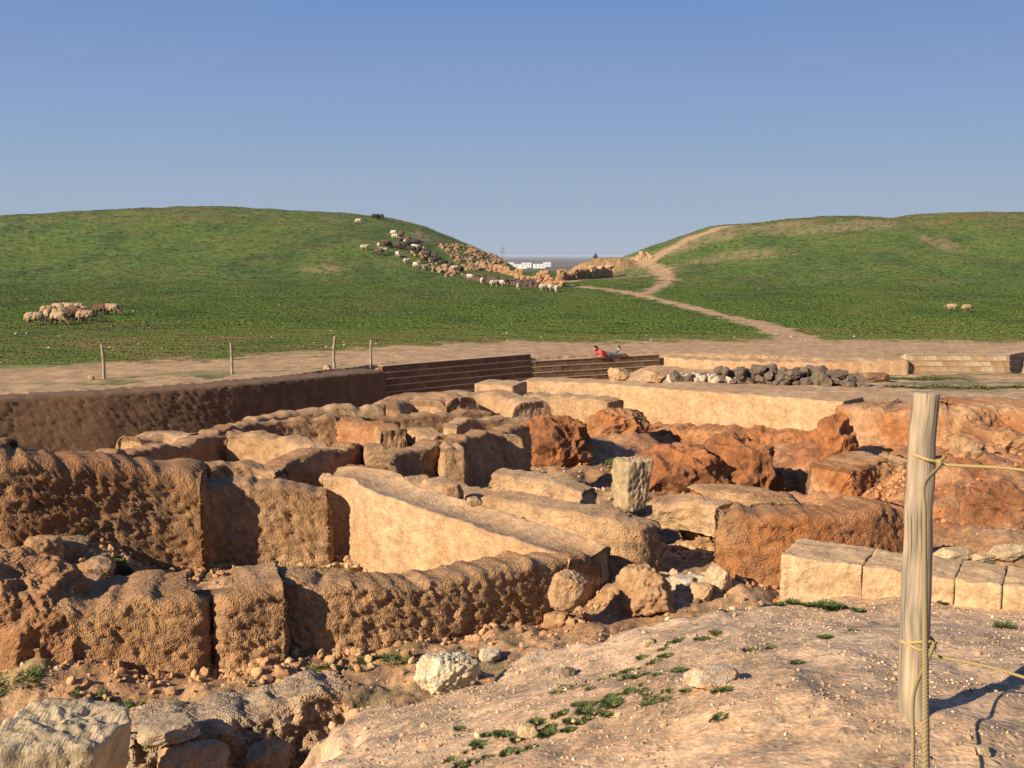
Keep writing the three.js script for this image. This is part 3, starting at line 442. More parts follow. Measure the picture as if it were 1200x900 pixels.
rock('boulder', 'rounded brown boulder under the orange boulder', [0.46,-10.16,-1.78], [0.15, 0.09, 0.14], C.tan, C.brown, { sink: 0.2, planes: 6 });
rock('boulder', 'rough red brown lump at the head of the pale stones', [1.38,-10.33,-1.7], [0.3, 0.27, 0.28], C.brown, C.tan, { sink: 0.3, detail: 18, bump: 0.16 });
rock('boulder', 'pale tan boulder leaning by the long reddish wall', [2.2,-10.76,-1.75], [0.16, 0.15, 0.15], stoneC.lime, C.pale, { sink: 0.12, turn: 0.7, roll: 0.3, detail: 14 });
rock('boulder', 'smaller tan boulder in front of the leaning boulder', [1.99,-10.52,-1.8], [0.12, 0.11, 0.12], C.pale, stoneC.orange, { sink: 0.15, turn: 1.2, detail: 14 });
for (const [u, s, lab] of [[[1.74,-11.51,-1.95], 0.16, 'flat grey white stone beside the red brown lump'], [[1.97,-11.91,-1.95], 0.13, 'angular white stone in the gap below the squared mud block'], [[1.9,-11.14,-1.95], 0.17, 'grey stone slab tipped against the red brown lump'], [[2.15,-11.77,-1.95], 0.15, 'pale stone at the mouth of the dark recess'], [[2.37,-11.91,-1.95], 0.12, 'small pale stone under the rounded mud stub']])
  rock('stone', lab, u, [s, s * 0.5, s * 0.8], stoneC.lime, [0.45, 0.42, 0.36], { sink: 0.25, turn: s * 20 });
{ const m = rock('standing_stone', 'upright grey limestone block standing in the dig, one side sunlit', [1.97,-16.38,-2.2], [0.3, 0.44, 0.26], [0.47, 0.345, 0.195], [0.36, 0.26, 0.145], { y: -2.25, sink: 0.02, turn: 0.45, detail: 26, planes: 2, bump: 0.1, kmax: 1.4 }); m.position.y = -1.93; }
rock('boulder', 'round brown boulder perched on the knobbly wall end', [-2.46,-13.44,-1.28], [0.1, 0.1, 0.1], C.grey, C.tan, { y: -1.32, sink: 0.1 });
rock('boulder', 'tan boulder on top of the sunlit wall with broken end', [-0.77,-13.24,-1.35], [0.17, 0.15, 0.15], C.tan, C.brown, { y: -1.5, sink: 0.1, turn: 0.5 });
rock('stone', 'lone loose stone on top of the broad smooth wall', [-0.46,-12.37,-1.32], [0.1, 0.08, 0.1], C.tan, C.grey, { y: -1.36, sink: 0.1 });
rock('stone_block', 'squared stone in the shadow of the walled hollow', [-5.24,-11.21,-1.6], [0.24, 0.24, 0.2], C.tan, C.brown, { y: -1.85, sink: 0.02, turn: 0.3, planes: 5, detail: 14 });
for (const [p, s, lab] of [[[-4.64,-10.89,-1.6], 0.2, 'grey stone at the foot of the green shrub in the walled hollow'], [[-5.04,-11.56,-1.6], 0.22, 'brown earth clod heaped behind the grey stone in the hollow'], [[-4.58,-11.21,-1.6], 0.17, 'pale flat stone on the rubble in the walled hollow'], [[-4.24,-10.81,-1.65], 0.17, 'tan stone on the near end of the rubble in the hollow']])
  rock('stone', lab, p, [s, s * 0.7, s], C.grey, C.brown, { sink: 0.2, turn: s * 30 });
// boulders heaped at the foot of the earth mound
for (const [x, z, y, w] of [[-4.35,-8.57,-1.73,0.086], [-4.15,-8.31,-1.85,0.093], [-4.01,-8.35,-1.83,0.086], [-4.17,-8.49,-1.76,0.064], [-4.04,-8.53,-1.75,0.086], [-3.88,-8.46,-1.79,0.086], [-3.96,-8.58,-1.72,0.072], [-3.81,-8.53,-1.75,0.093], [-3.79,-8.38,-1.82,0.064], [-3.75,-8.64,-1.71,0.079], [-3.62,-8.49,-1.76,0.086], [-3.47,-8.45,-1.78,0.079], [-3.62,-8.66,-1.69,0.064], [-3.65,-8.28,-1.86,0.079], [-3.85,-8.24,-1.88,0.064], [-3.35,-8.41,-1.8,0.064]])
  rock('boulder', 'rough brown boulder in the heap at the foot of the dark red mound', [x, z], [w * 1.05, w, w], C.tan, C.brown, { y: y - w * 0.5, sink: 0.15, turn: x * 9, detail: 8, group: 'boulders heaped below the mound' });
for (const [p, w, lab] of [[[3.88,-8.83,-0.9], 0.2, 'long pale flat stone just behind the row of cut blocks'], [[4.11,-8.78,-0.9], 0.13, 'cream flat stone next to the long pale one behind the blocks'], [[4.4,-8.89,-0.9], 0.24, 'whitish slab behind the far end of the cut blocks']])
  rock('stone', lab, p, [w, w * 0.3, w * 0.5], stoneC.lime, C.pale, { y: -0.95, sink: 0.1, turn: w });
rock('stone_slab', 'pale flat slab bedded in the terrace soil beside the weeds', [0.88,-4.33], [0.125, 0.04, 0.1], [0.55, 0.45, 0.32], C.pale, { sink: 0.2, turn: 0.1, planes: 7, detail: 14 });
for (const [p, w, lab] of [[[1.35,-6.27], 0.06, 'white stone on the terrace lip near the cut blocks'], [[0.96,-5.98], 0.045, 'little white stone on the terrace lip'], [[0.3,-5.27], 0.04, 'dark little stone on the bare slope above the weeds'], [[0.07,-4.38], 0.05, 'upright grey stone in the big weed patch'], [[1.59,-3.32], 0.03, 'small round stone at the foot of the wooden post'], [[0.74,-5.39], 0.035, 'tan chip of stone between the scattered weeds']])
  rock('stone', lab, p, [w, w * 0.7, w * 0.8], lab.startsWith('dark') ? stoneC.basalt : stoneC.lime, lab.startsWith('dark') ? stoneC.basaltD : C.pale, { sink: 0.2, detail: 7 });
for (const [p, lab] of [[[3.47,-33.77,-2.36], 'rounded tan boulder on the restored wall, below the lying man'], [[4.62,-33.15,-2.34], 'pale boulder on the restored wall, beside the dark stones']])
  rock('boulder', lab, p, [0.38, 0.25, 0.3], C.tan, C.pale, { y: -2.38, sink: 0.1, detail: 12 });

// heap of dark stones on the platform: each stone a part
const stoneVar = (a, b, n, s0) => Array.from({ length: n }, (_, i) => rockGeo(s0 + i, 1, 1, 1, a, b, 3, 8, 0.16, 1.3, true));
const basaltGeos = stoneVar(stoneC.basalt, stoneC.basaltD, 5, 500), paleGeos = stoneVar(stoneC.lime, [0.5, 0.46, 0.38], 5, 520);
{
  const A = [6.21,-40.5,-3.0], B = [12.38,-37.02,-2.75], r = rng(9), g = thing('stone_heap', 'ragged row of dark basalt boulders with paler stones, on the platform', 'stones', A[0], 0, A[1]);
  for (let i = 0; i < 280; i++) {
    const t = Math.pow(r(), 0.75), pale = r() < (t < 0.3 ? 0.75 : t < 0.45 ? 0.25 : 0.03), x = mix(A[0], B[0], t), z = mix(A[1], B[1], t) + (r() - 0.5) * 2.4 * (t < 0.3 ? 1 : 0.8), s = pale ? 0.09 + r() * 0.1 : 0.11 + r() * 0.12;
    const lift = t > 0.3 ? (r() < 0.55 ? 0.34 * r() * Math.min(1, (1.05 - t) * 5) + 0.08 : 0) : 0.02;
    const m = mesh('stone', (pale ? paleGeos : basaltGeos)[Math.floor(r() * 5)], M.rock, g); m.position.set(x - A[0], H(x, z) + s * 0.5 + lift, z - A[1]); m.scale.set(s * (0.8 + r() * 0.7), s * (0.7 + r() * 0.5), s * (0.8 + r() * 0.4)); m.rotation.set(r() * 0.8, r() * 6, r() * 0.8);
  }
}
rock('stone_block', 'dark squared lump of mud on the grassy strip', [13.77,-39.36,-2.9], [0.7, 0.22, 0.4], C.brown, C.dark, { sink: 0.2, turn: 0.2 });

// cut mud blocks along the terrace edge, with tool grooves down their faces
function cutBlock(label, x0, x1, d0, d1, y, h, th, seed) { // front edge from (x0,-d0) to (x1,-d1)
  const len = Math.hypot(x1 - x0, d1 - d0), g = new THREE.BoxGeometry(len, h, th, Math.ceil(len / 0.012), Math.ceil(h / 0.014), Math.ceil(th / 0.016)); g.deleteAttribute('normal'); g.deleteAttribute('uv');
  const q = mergeVertices(g, 1e-5), p = q.attributes.position, uv = [], col = [];
  for (let i = 0; i < p.count; i++) {
    let x = p.getX(i), yy = p.getY(i), z = p.getZ(i); const ex = 1 - ss(0, 0.025, len / 2 - Math.abs(x)), ez = 1 - ss(0, 0.025, th / 2 - Math.abs(z)), ey = 1 - ss(0, 0.025, h / 2 - Math.abs(yy));
    const gx = (x + seed * 0.31) / 0.13, gr = Math.pow(Math.abs(Math.sin(gx * 1.2 + 1.3 * n2(gx * 0.4, seed))), 14);
    if (z > th / 2 - 0.01) z -= 0.014 * gr * (0.6 + 0.4 * n2(x * 3, yy * 4)) + 0.008 * n3(x * 7, yy * 7, seed) + 0.005 * n3(x * 22, yy * 22, seed);
    if (yy > h / 2 - 0.01) yy += 0.008 * n3(x * 5, z * 5, seed) + 0.004 * n3(x * 20, z * 20, seed);
    if (Math.abs(x) > len / 2 - 0.01) x += 0.003 * n3(yy * 9, z * 9, seed);
    z -= Math.sign(z) * 0.004 * Math.max(ey, ex) * ez; yy -= Math.sign(yy) * 0.004 * Math.max(ez, ex) * ey * (1 + 0.8 * n3(x * 12, z * 12, seed)); x -= Math.sign(x) * 0.002 * Math.max(ey, ez) * ex;
    p.setXYZ(i, x, yy, z); uv.push(x + seed + z * 0.3, yy + z * 0.9);
    const t = clamp(0.5 + 0.8 * n3(x * 3, yy * 3, z * 3 + seed)), v = 1 + 0.08 * n3(x * 14, yy * 14, z * 14) - 0.0; col.push(...mix3([0.52, 0.35, 0.19], [0.46, 0.3, 0.16], t).map((e) => e * v));
  }
  q.setAttribute('uv', new THREE.Float32BufferAttribute(uv, 2)); q.setAttribute('color', new THREE.Float32BufferAttribute(col, 3)); q.computeVertexNormals();
  const m = mesh('cut_block', q, M.cut), turn = Math.atan2(d1 - d0, x1 - x0); const ax = -Math.sin(turn) * -1, az = -Math.cos(turn);
  m.rotation.y = turn; m.position.set((x0 + x1) / 2 - Math.sin(turn) * th / 2, y + h / 2, -(d0 + d1) / 2 - Math.cos(turn) * th / 2); return tag(m, label, 'block', 'row of cut blocks on the terrace');
}
{
  const A = [1.74,-6.52,-0.22], B = [2.98,-5.83,-0.22], pt = (t) => [mix(A[0], B[0], t), mix(-A[1], -B[1], t)];
  const cuts = [[0, 0.358, 'free end block of the cut block row, with wide tool grooves'], [0.36, 0.735, 'cut block second from the free end, passing behind the wooden post'], [0.737, 0.917, 'short cut block third along the row from its free end'], [0.919, 1.3, 'cut block fourth along the row from its free end'], [1.302, 1.75, 'cut block last along the row']];
  cuts.forEach(([a, b, lab], i) => { const p = pt(a), q = pt(b); cutBlock(lab, p[0], q[0], p[1], q[1], -0.57, 0.35, 0.47, i + 1); });
}

// ---------------------------------------------------------------- wooden post, ropes and stakes
const woodH = (() => { const w = periodic(31, 26), k = periodic(32, 6), l = periodic(33, 70), q = periodic(34, 17); return (u, v) => { const uu = (u + 0.025 * k(u, v) + 1) % 1, g = 0.5 * w(uu, (v * 0.12) % 1) + 0.35 * l(uu, (v * 0.16) % 1), crack = ss(0.3, 0.42, l(uu, (v * 0.05 + 0.4) % 1)) * ss(-0.1, 0.2, k(u, (v + 0.3) % 1)); return [g, crack, k(u, v), q(u, v)]; }; })();
const woodMap = makeTex(512, (u, v) => { const [g, c, k, q] = woodH(u, v), t = 0.84 + 0.3 * g - 0.35 * c + 0.22 * k + 0.14 * q; return [t * (1 + 0.05 * k), t, t * (0.96 - 0.06 * k)]; }, true);
const woodBump = makeTex(512, (u, v) => { const [g, c, , q] = woodH(u, v), t = 0.6 + 0.5 * g - 0.55 * c + 0.1 * q; return [t, t, t]; });
const woodMat = std({ color: new THREE.Color().setRGB(0.39, 0.305, 0.225), map: woodMap, bumpMap: woodBump, bumpScale: 0.004, roughness: 0.9 });
const ropeMap = (() => makeTex(64, (u, v) => { const t = 0.85 + 0.13 * Math.sin((u * 1 + v) * 6.2832 * 3); return [t, t, t * 0.95]; }, true))();
const ropeMat = std({ color: new THREE.Color().setRGB(0.5, 0.36, 0.15), map: ropeMap, bumpMap: ropeMap, bumpScale: 0.002, roughness: 0.8 });
function postGeo(h, r0, r1, bend, seed, seg = 28) {
  const pos = [], uv = [], idx = [], R = 60, K = seg;
  const ring = (y, k, f) => { for (let j = 0; j <= K; j++) { const a = j / K * 6.2832, t = y / h, r = mix(r0, r1, t) * f * (1 + 0.05 * n3(Math.cos(a) + seed, y * 2.2, Math.sin(a)) + 0.025 * n3(Math.cos(a) * 3 + seed, y * 0.8, Math.sin(a) * 3)); pos.push(Math.cos(a) * r + bend * Math.sin(t * Math.PI) + 0.006 * n2(y * 3, seed), y, Math.sin(a) * r + 0.006 * n2(y * 3, seed + 9)); uv.push(j / K, y * 0.6); } };
  for (let i = 0; i <= R; i++) ring(-0.15 + (h + 0.15) * i / R, i, 1); ring(h + 0.006, 0, 0.93); ring(h + 0.008, 0, 0.5); ring(h + 0.006, 0, 0.02);
  for (let i = 0; i < R + 3; i++) for (let j = 0; j < K; j++) { const a = i * (K + 1) + j, b = a + K + 1; idx.push(a, b, a + 1, a + 1, b, b + 1); }
  const g = new THREE.BufferGeometry(); g.setAttribute('position', new THREE.Float32BufferAttribute(pos, 3)); g.setAttribute('uv', new THREE.Float32BufferAttribute(uv, 2)); g.setIndex(idx); g.computeVertexNormals(); return g;
}
const PX = 1.49, PZ = -3.66, PY = H(PX, PZ);
{ const m = mesh('wooden_post', postGeo(1.19, 0.054, 0.046, -0.012, 3), woodMat); m.position.set(PX, PY, PZ); m.rotation.z = 0.012; tag(m, 'weathered grey brown wooden post with ropes tied round it', 'post', 'rope fence posts'); }
const NP = [-0.4, 1.05], RP = [4.4, -3.1];
for (const [p, lab] of [[NP, 'wooden rope post beside the viewer on the terrace'], [RP, 'wooden rope post further along the terrace fence']]) { const m = mesh('wooden_post', postGeo(1.15, 0.052, 0.046, 0.01, 8), woodMat); m.position.set(p[0], p === NP ? -0.46 : H(p[0], p[1]), p[1]); tag(m, lab, 'post', 'rope fence posts'); }
function rope(label, y, rad, sagR, sagN, wraps) {
  const pts = [], v = (x, yy, z) => pts.push(new THREE.Vector3(x, yy, z)), N = 14;
  for (let i = 0; i < N; i++) { const t = i / N, s = Math.sin(t * Math.PI); v(mix(RP[0], PX + 0.03, t), PY + y - 0.02 * (1 - t) - sagR * s, mix(RP[1], PZ + 0.055, t)); }
  const W = 12 * wraps; for (let i = 0; i <= W; i++) { const a = Math.PI * 0.45 - i / W * Math.PI * 2 * wraps * 1.04; v(PX + Math.cos(a) * 0.06, PY + y + 0.012 * Math.sin(i * 0.9) + (i / W - 0.5) * 0.015 * wraps, PZ + Math.sin(a) * 0.06); }
  for (let i = 1; i <= N; i++) { const t = i / N, s = Math.sin(t * Math.PI); v(mix(PX - 0.03, NP[0] + 0.05, t), PY + y - sagN * s, mix(PZ + 0.055, NP[1] - 0.05, t)); }
  const c = new THREE.CatmullRomCurve3(pts, false, 'centripetal', 0.5), g = new THREE.TubeGeometry(c, 320, rad, 7, false); const u = g.attributes.uv; for (let i = 0; i < u.count; i++) u.setX(i, u.getX(i) * 160);
  return tag(mesh('rope', g, ropeMat), label, 'rope', 'ropes of the terrace fence');
}
rope('upper yellow rope tied round the wooden post', 0.96, 0.006, 0.08, 0.05, 1);
rope('lower yellow rope tied low round the wooden post', 0.27, 0.006, 0.26, 0.1, 2);
{
  const spots = [[[-14.05,-35.43,-2.5], 1.17, 'bare wooden stake on the road edge with a stone lying near its foot', 0.02], [[-10.06,-36.99,-2.5], 1.12, 'bare wooden stake midway along the dark bank', 0.01], [[-6.67,-38.7,-2.5], 1.2, 'crooked wooden stake standing in a pile of stones', -0.04], [[-5.44,-39.8,-2.52], 0.98, 'wooden stake closest to the brick retaining wall', -0.02]];
  for (const [[x, z], h, lab, tilt] of spots) { const m = mesh('fence_stake', postGeo(h, 0.055, 0.05, tilt, x, 10), woodMat); m.position.set(x, H(x, z), z); m.rotation.z = tilt; tag(m, lab, 'stake', 'stakes along the dark bank'); }
  const [x, z] = [-6.6,-38.11,-2.5]; [[0.2, 0.15, 0.2], [-0.22, 0.1, 0.16], [0.02, 0.3, 0.22], [0.1, -0.2, 0.13]].forEach(([dx, dz, s]) => rock('stone', 'pale stone piled round the foot of the crooked stake', [x + dx, z + dz], [s, s * 0.8, s], C.pale, stoneC.lime, { sink: 0.2, detail: 5, group: 'stones round the crooked stake' }));
  rock('stone', 'pale stone lying by the bare stake on the road edge', [-14.39,-35.18,-2.5], [0.12, 0.09, 0.1], stoneC.lime, C.pale, { sink: 0.15, detail: 5 });
}

// ---------------------------------------------------------------- plants
function leafGeo(list) { // list of [x,y,z, dirx,diry,dirz, length, width, colour]
  const p = [], c = [], idx = [];
  for (const [x, y, z, dx, dy, dz, L, w, col] of list) {
    const sx = -dz, sz = dx, q = Math.hypot(sx, sz) || 1, ux = sx / q * w / 2, uz = sz / q * w / 2, o = p.length / 3;
    p.push(x, y, z, x + dx * L * 0.55 + ux, y + dy * L * 0.6, z + dz * L * 0.55 + uz, x + dx * L * 0.55 - ux, y + dy * L * 0.6, z + dz * L * 0.55 - uz, x + dx * L, y + dy * L * 0.85, z + dz * L);
    for (let i = 0; i < 4; i++) c.push(...col); idx.push(o, o + 1, o + 2, o + 1, o + 3, o + 2);
  }
  const g = new THREE.BufferGeometry(); g.setAttribute('position', new THREE.Float32BufferAttribute(p, 3)); g.setAttribute('color', new THREE.Float32BufferAttribute(c, 3)); g.setIndex(idx); g.computeVertexNormals(); return g;
}
const leafTone = (r, warm = 0) => { const t = r(), v = 0.7 + 0.6 * r(); return [mix(0.04, 0.09, t + warm) * v, mix(0.07, 0.11, t) * v, mix(0.012, 0.02, t) * v]; };
function weed(label, [x, z], rx, rz, n, size, seed, name = 'weed_patch', group) {
  const r = rng(seed), list = [], y0 = H(x, z), tufts = Math.max(1, Math.round(rx * rz * 620));
  const centres = Array.from({ length: tufts }, (_, i) => { const a = r() * 6.2832, q = tufts === 1 ? 0 : Math.sqrt(r()); return [Math.cos(a) * rx * q, Math.sin(a) * rz * q, 0.5 + r() * 0.9]; });
  for (let i = 0; i < n; i++) {
    const [cx, cz, s] = centres[Math.floor(r() * tufts)], a = r() * 6.2832, q = r() * 0.04 * s * (size / 0.05), px = cx + Math.cos(a) * q, pz = cz + Math.sin(a) * q, up = 0.25 + r() * 0.8, f = Math.sqrt(1 + up * up);
    list.push([px, H(x + px, z + pz) - y0 - 0.004, pz, Math.cos(a) / f, up / f, Math.sin(a) / f, size * s * (0.5 + r() * 0.8), size * (0.16 + r() * 0.2), leafTone(r)]);
  }
  const m = mesh(name, leafGeo(list), M.grass); m.position.set(x, y0, z); return tag(m, label, 'weed', group);
}
weed('dense leafy weed clump at the foot of the end cut block', [1.67,-5.93], 0.15, 0.07, 1700, 0.035, 1);
weed('broad leaved green weed near the first joint of the cut blocks', [1.95,-5.9], 0.12, 0.07, 1200, 0.045, 2);
weed('small weed tuft by the post, under the cut blocks', [2.59,-6.02], 0.05, 0.04, 160, 0.045, 3);
weed('weed tuft under the far cut blocks', [2.89,-5.93], 0.04, 0.03, 120, 0.04, 4);
weed('lone weed tuft beyond the wooden post', [2.63,-5.34], 0.04, 0.03, 120, 0.04, 5);
weed('broad spreading weed patch, the largest on the terrace', [0.19,-4.42], 0.27, 0.16, 7500, 0.024, 6);
weed('long weed patch next to the broad spreading one', [-0.08,-4.51], 0.17, 0.09, 3200, 0.024, 7);
weed('weed patch at the near edge of the terrace, below the broad one', [-0.05,-4.17], 0.2, 0.08, 3200, 0.024, 8);
[[-0.25,-4.76,0.07], [-0.21,-4.42,0.08], [0.57,-4.44,0.13], [0.43,-4.58,0.08], [0.68,-4.36,0.09], [0.39,-5.04,0.11], [0.49,-4.81,0.08], [0.46,-4.62,0.06], [0.61,-4.61,0.05], [0.65,-4.85,0.06], [0.76,-4.76,0.07], [0.63,-5.07,0.07], [0.72,-5.07,0.06], [0.99,-5.28,0.09], [0.91,-5.31,0.06], [0.74,-5.24,0.06], [1.11,-4.85,0.05], [1.26,-4.82,0.05], [1.21,-5.79,0.05], [0.82,-4.17,0.06], [0.84,-3.88,0.05], [0.16,-4.52,0.06], [1.77,-5.18,0.04], [1.53,-4.96,0.05], [2.04,-4.86,0.05], [1.29,-4.49,0.04]].forEach(([x, z, s], i) => weed('small low weed tuft scattered on the bare terrace soil', [x, z], s * 1.6, s * 0.75, Math.round(s * 9000), 0.021, 20 + i, 'weed_tuft', 'weed tufts on the terrace'));
weed('grass patch on the trench floor behind the big limestone block', [-3.06,-7.88,-1.85], 0.5, 0.16, 2200, 0.05, 60, 'grass_patch');
weed('grass patch in the shadow at the foot of the fluted wall stub', [-1.07,-8.93,-1.88], 0.28, 0.1, 1100, 0.05, 61, 'grass_patch');
weed('thin grass on the trench floor in front of the fluted wall stub', [-1.6,-8.67,-1.88], 0.3, 0.08, 700, 0.045, 62, 'grass_patch');
weed('grass on the trench floor below the boulder heap', [-4.06,-7.98,-1.88], 0.25, 0.1, 700, 0.05, 63, 'grass_patch');
weed('dry short grass on the floor of the room beside the broad smooth wall', [-2.78,-12.58,-2.2], 0.7, 0.3, 1500, 0.05, 64, 'grass_patch');
weed('leafy dark green shrub on the rubble in the walled hollow', [-4.51,-11.32,-1.75], 0.2, 0.16, 1800, 0.07, 65, 'shrub');
weed('green tuft in the red hollow beside the pointed red heap', [2.3,-22.59,-2.5], 0.4, 0.25, 500, 0.1, 66, 'grass_patch');
weed('grass along the edge of the grassy strip by the pale brick wall', [15.34,-35.53,-2.75], 2.6, 0.5, 2600, 0.13, 67, 'grass_patch');
weed('dry grass at the foot of the pale mud brick wall', [16.41,-41.67,-3.1], 2.2, 0.5, 1800, 0.12, 68, 'grass_patch');
weed('green sprig among the orange ground beyond the flat stones', [5.94,-12.53,-1.9], 0.15, 0.1, 200, 0.07, 69, 'grass_patch');

function scatter(name, geos, mat, label, n, seed, place) { // countless small things: one object of its own
  const g = geos; const m = new THREE.InstancedMesh(g, mat, n), r = rng(seed), o = new THREE.Object3D(), c = new THREE.Color(); let k = 0, tries = 0;
  while (k < n && tries++ < n * 12) { const q = place(r, o); if (!q) continue; o.updateMatrix(); m.setMatrixAt(k, o.matrix); m.setColorAt(k, c.setRGB(...q)); k++; }
  m.count = k; m.name = numbered(name); m.castShadow = m.receiveShadow = true; m.userData = { kind: 'stuff', label, category: name.replace(/_/g, ' ') }; scene.add(m); return m;
}
const pebbleMat = std({ vertexColors: false }), white = [1, 1, 1];
const pebbleGeo = rockGeo(901, 1, 0.7, 0.9, white, white, 1, 6, 0.3, 1.3, true); pebbleGeo.deleteAttribute('color');
const pebTone = (r) => { const t = r(), v = 0.75 + 0.5 * r(); return (t < 0.14 ? [0.55, 0.42, 0.26] : t < 0.35 ? [0.25, 0.16, 0.09] : [0.43, 0.28, 0.16]).map((q) => q * v); };
scatter('pebbles', pebbleGeo, pebbleMat, 'loose crumbs of stone and clay strewn over the terrace', 13000, 41, (r, o) => {
  const d = 3.2 + Math.pow(r(), 0.8) * 5, x = (r() * 1.2 - 0.55) * (d + 0.3); const L = land(x, -d); if (L[1] > 0.3) return null;
  if (n2(x * 1.1, d * 1.1) + 0.5 * n2(x * 3, d * 3) + (x < 0.6 ? 0.45 : 0) < r() * 1.3 - 0.7) return null;
  const s = 0.002 + 0.006 * Math.pow(r(), 2.8) + (r() < 0.01 ? 0.01 : 0); o.position.set(x, L[0] + s * 0.25, -d); o.rotation.set(r() * 6, r() * 6, r() * 6); o.scale.setScalar(s); return pebTone(r);
});
scatter('rubble_crumbs', pebbleGeo, pebbleMat, 'clods and chips of fallen wall on the floor of the dig', 9000, 43, (r, o) => {
  const d = 6 + Math.pow(r(), 0.7) * 18, x = (r() * 1.2 - 0.6) * (d + 0.5); const L = land(x, -d); if (L[1] < 0.4 || L[2] > -0.5) return null;
  const s = 0.01 + 0.035 * Math.pow(r(), 4); o.position.set(x, L[0] + s * 0.3, -d); o.rotation.set(r() * 6, r() * 6, r() * 6); o.scale.setScalar(s); return x > 3 ? pebTone(r).map((q, i) => q * [0.9, 0.62, 0.42][i]) : pebTone(r);
});
scatter('fallen_clods', pebbleGeo, pebbleMat, 'clods fallen from the mud walls, lying along their feet', 5200, 46, (r, o) => {
  const [e, base, bat, a, b] = FEET[Math.floor(r() * FEET.length)], i = 1 + Math.floor(r() * (e.length - 1)), t = r(), dx = e[i][0] - e[i - 1][0], dz = e[i][1] - e[i - 1][1], L = Math.hypot(dx, dz), q = 0.02 + bat + 0.5 * Math.pow(r(), 2.2);
  const x = mix(e[i - 1][0], e[i][0], t) - dz / L * q, z = mix(e[i - 1][1], e[i][1], t) + dx / L * q; if (n2(x * 1.4, z * 1.4) < r() * 1.6 - 1) return null;
  const s = 0.01 + 0.045 * Math.pow(r(), 3.6); o.position.set(x, H(x, z) + s * 0.35, z); o.rotation.set(r() * 6, r() * 6, r() * 6); o.scale.set(s, s * 0.85, s * 1.1); const v = 0.85 + 0.35 * r(); return mix3(a, b, r()).map((c) => c * v);
});
scatter('pale_stones', pebbleGeo, pebbleMat, 'scattered pale stones and flowers along the meadow edge', 150, 44, (r, o) => {
  const d = 47 + Math.pow(r(), 2.2) * 60, x = (r() * 1.1 - 0.55) * d; if (side(RIM, x, -d) < 2 || cover(x, -d)[0] > 0.5) return null; const s = 0.035 + 0.055 * r() * r(); o.position.set(x, meadowY(x, d) + s * 0.4, -d); o.rotation.set(r() * 6, r() * 6, r() * 6); o.scale.setScalar(s); return [0.55, 0.47, 0.32];
});
{
  const r = rng(5), list = []; for (let i = 0; i < 16; i++) { const a = r() * 6.2832, up = 0.5 + r(), f = Math.sqrt(1 + up * up), q = r() * 0.22; list.push([Math.cos(a * 3.3) * q, -0.01, Math.sin(a * 3.3) * q, Math.cos(a) / f, up / f, Math.sin(a) / f, 0.1 + r() * 0.1, 0.02 + r() * 0.02, white]); }
  const tuft = leafGeo(list); tuft.deleteAttribute('color');
  scatter('grass', tuft, std({ side: THREE.DoubleSide, roughness: 0.9 }), 'short green grass covering the meadow and the hills', 150000, 45, (r, o) => {
    const d = 40 * Math.pow(4.2, Math.pow(r(), 0.85)), x = (r() * 1.24 - 0.62) * (d + 2); const rim = side(RIM, x, -d); if (rim < 1) return null; const [road, path, bare] = cover(x, -d); if (Math.max(road, path) > 0.35 + 0.55 * r() || bare > r()) return null;
    const s = (0.7 + r() * 0.7) * (d < 60 ? 0.7 : 1) * (1 - 0.5 * road); o.position.set(x, meadowY(x, d), -d); o.rotation.set(0, r() * 6, 0); o.scale.set(s * 1.3, s * 0.55, s * 1.3); const v = 0.92 + 0.3 * r(); return grassTone(x, -d).map((q) => q * v);
  });
}

// ---------------------------------------------------------------- living bodies: tapered capsules joined smoothly
function sdfBody(bones, res, k = 0.03) { // bones: [x0,y0,z0,r0, x1,y1,z1,r1]
  const lo = [1e9, 1e9, 1e9], hi = [-1e9, -1e9, -1e9];
  for (const b of bones) for (const o of [0, 4]) for (let i = 0; i < 3; i++) { lo[i] = Math.min(lo[i], b[o + i] - b[o + 3]); hi[i] = Math.max(hi[i], b[o + i] + b[o + 3]); }
  const ctr = lo.map((v, i) => (v + hi[i]) / 2), half = Math.max(...lo.map((v, i) => (hi[i] - v) / 2)) * 1.12 + 0.03;
  const mc = new MarchingCubes(res, new THREE.MeshStandardMaterial(), false, false, 60000); mc.isolation = 0;
  const dist = (x, y, z) => { let s = 1e9; for (const b of bones) { const bx = b[4] - b[0], by = b[5] - b[1], bz = b[6] - b[2], t = clamp(((x - b[0]) * bx + (y - b[1]) * by + (z - b[2]) * bz) / (bx * bx + by * by + bz * bz + 1e-9)), e = Math.hypot(x - b[0] - bx * t, y - b[1] - by * t, z - b[2] - bz * t) - mix(b[3], b[7], t); const h = clamp(0.5 + 0.5 * (s - e) / k); s = mix(s, e, h) - k * h * (1 - h); } return s; };
  for (let q = 0, z = 0; z < res; z++) for (let y = 0; y < res; y++) for (let x = 0; x < res; x++, q++) mc.field[q] = -dist(ctr[0] + (x / res * 2 - 1) * half, ctr[1] + (y / res * 2 - 1) * half, ctr[2] + (z / res * 2 - 1) * half);
  mc.update(); let g = new THREE.BufferGeometry(); const p = mc.positionArray.slice(0, mc.count * 3); for (let i = 0; i < p.length; i++) p[i] = ctr[i % 3] + p[i] * half;
  g.setAttribute('position', new THREE.Float32BufferAttribute(p, 3)); g = mergeVertices(g, 1e-5); g.computeVertexNormals(); return g;
}
function paint(g, fn) { const p = g.attributes.position, c = []; for (let i = 0; i < p.count; i++) c.push(...fn(p.getX(i), p.getY(i), p.getZ(i))); g.setAttribute('color', new THREE.Float32BufferAttribute(c, 3)); return g; }
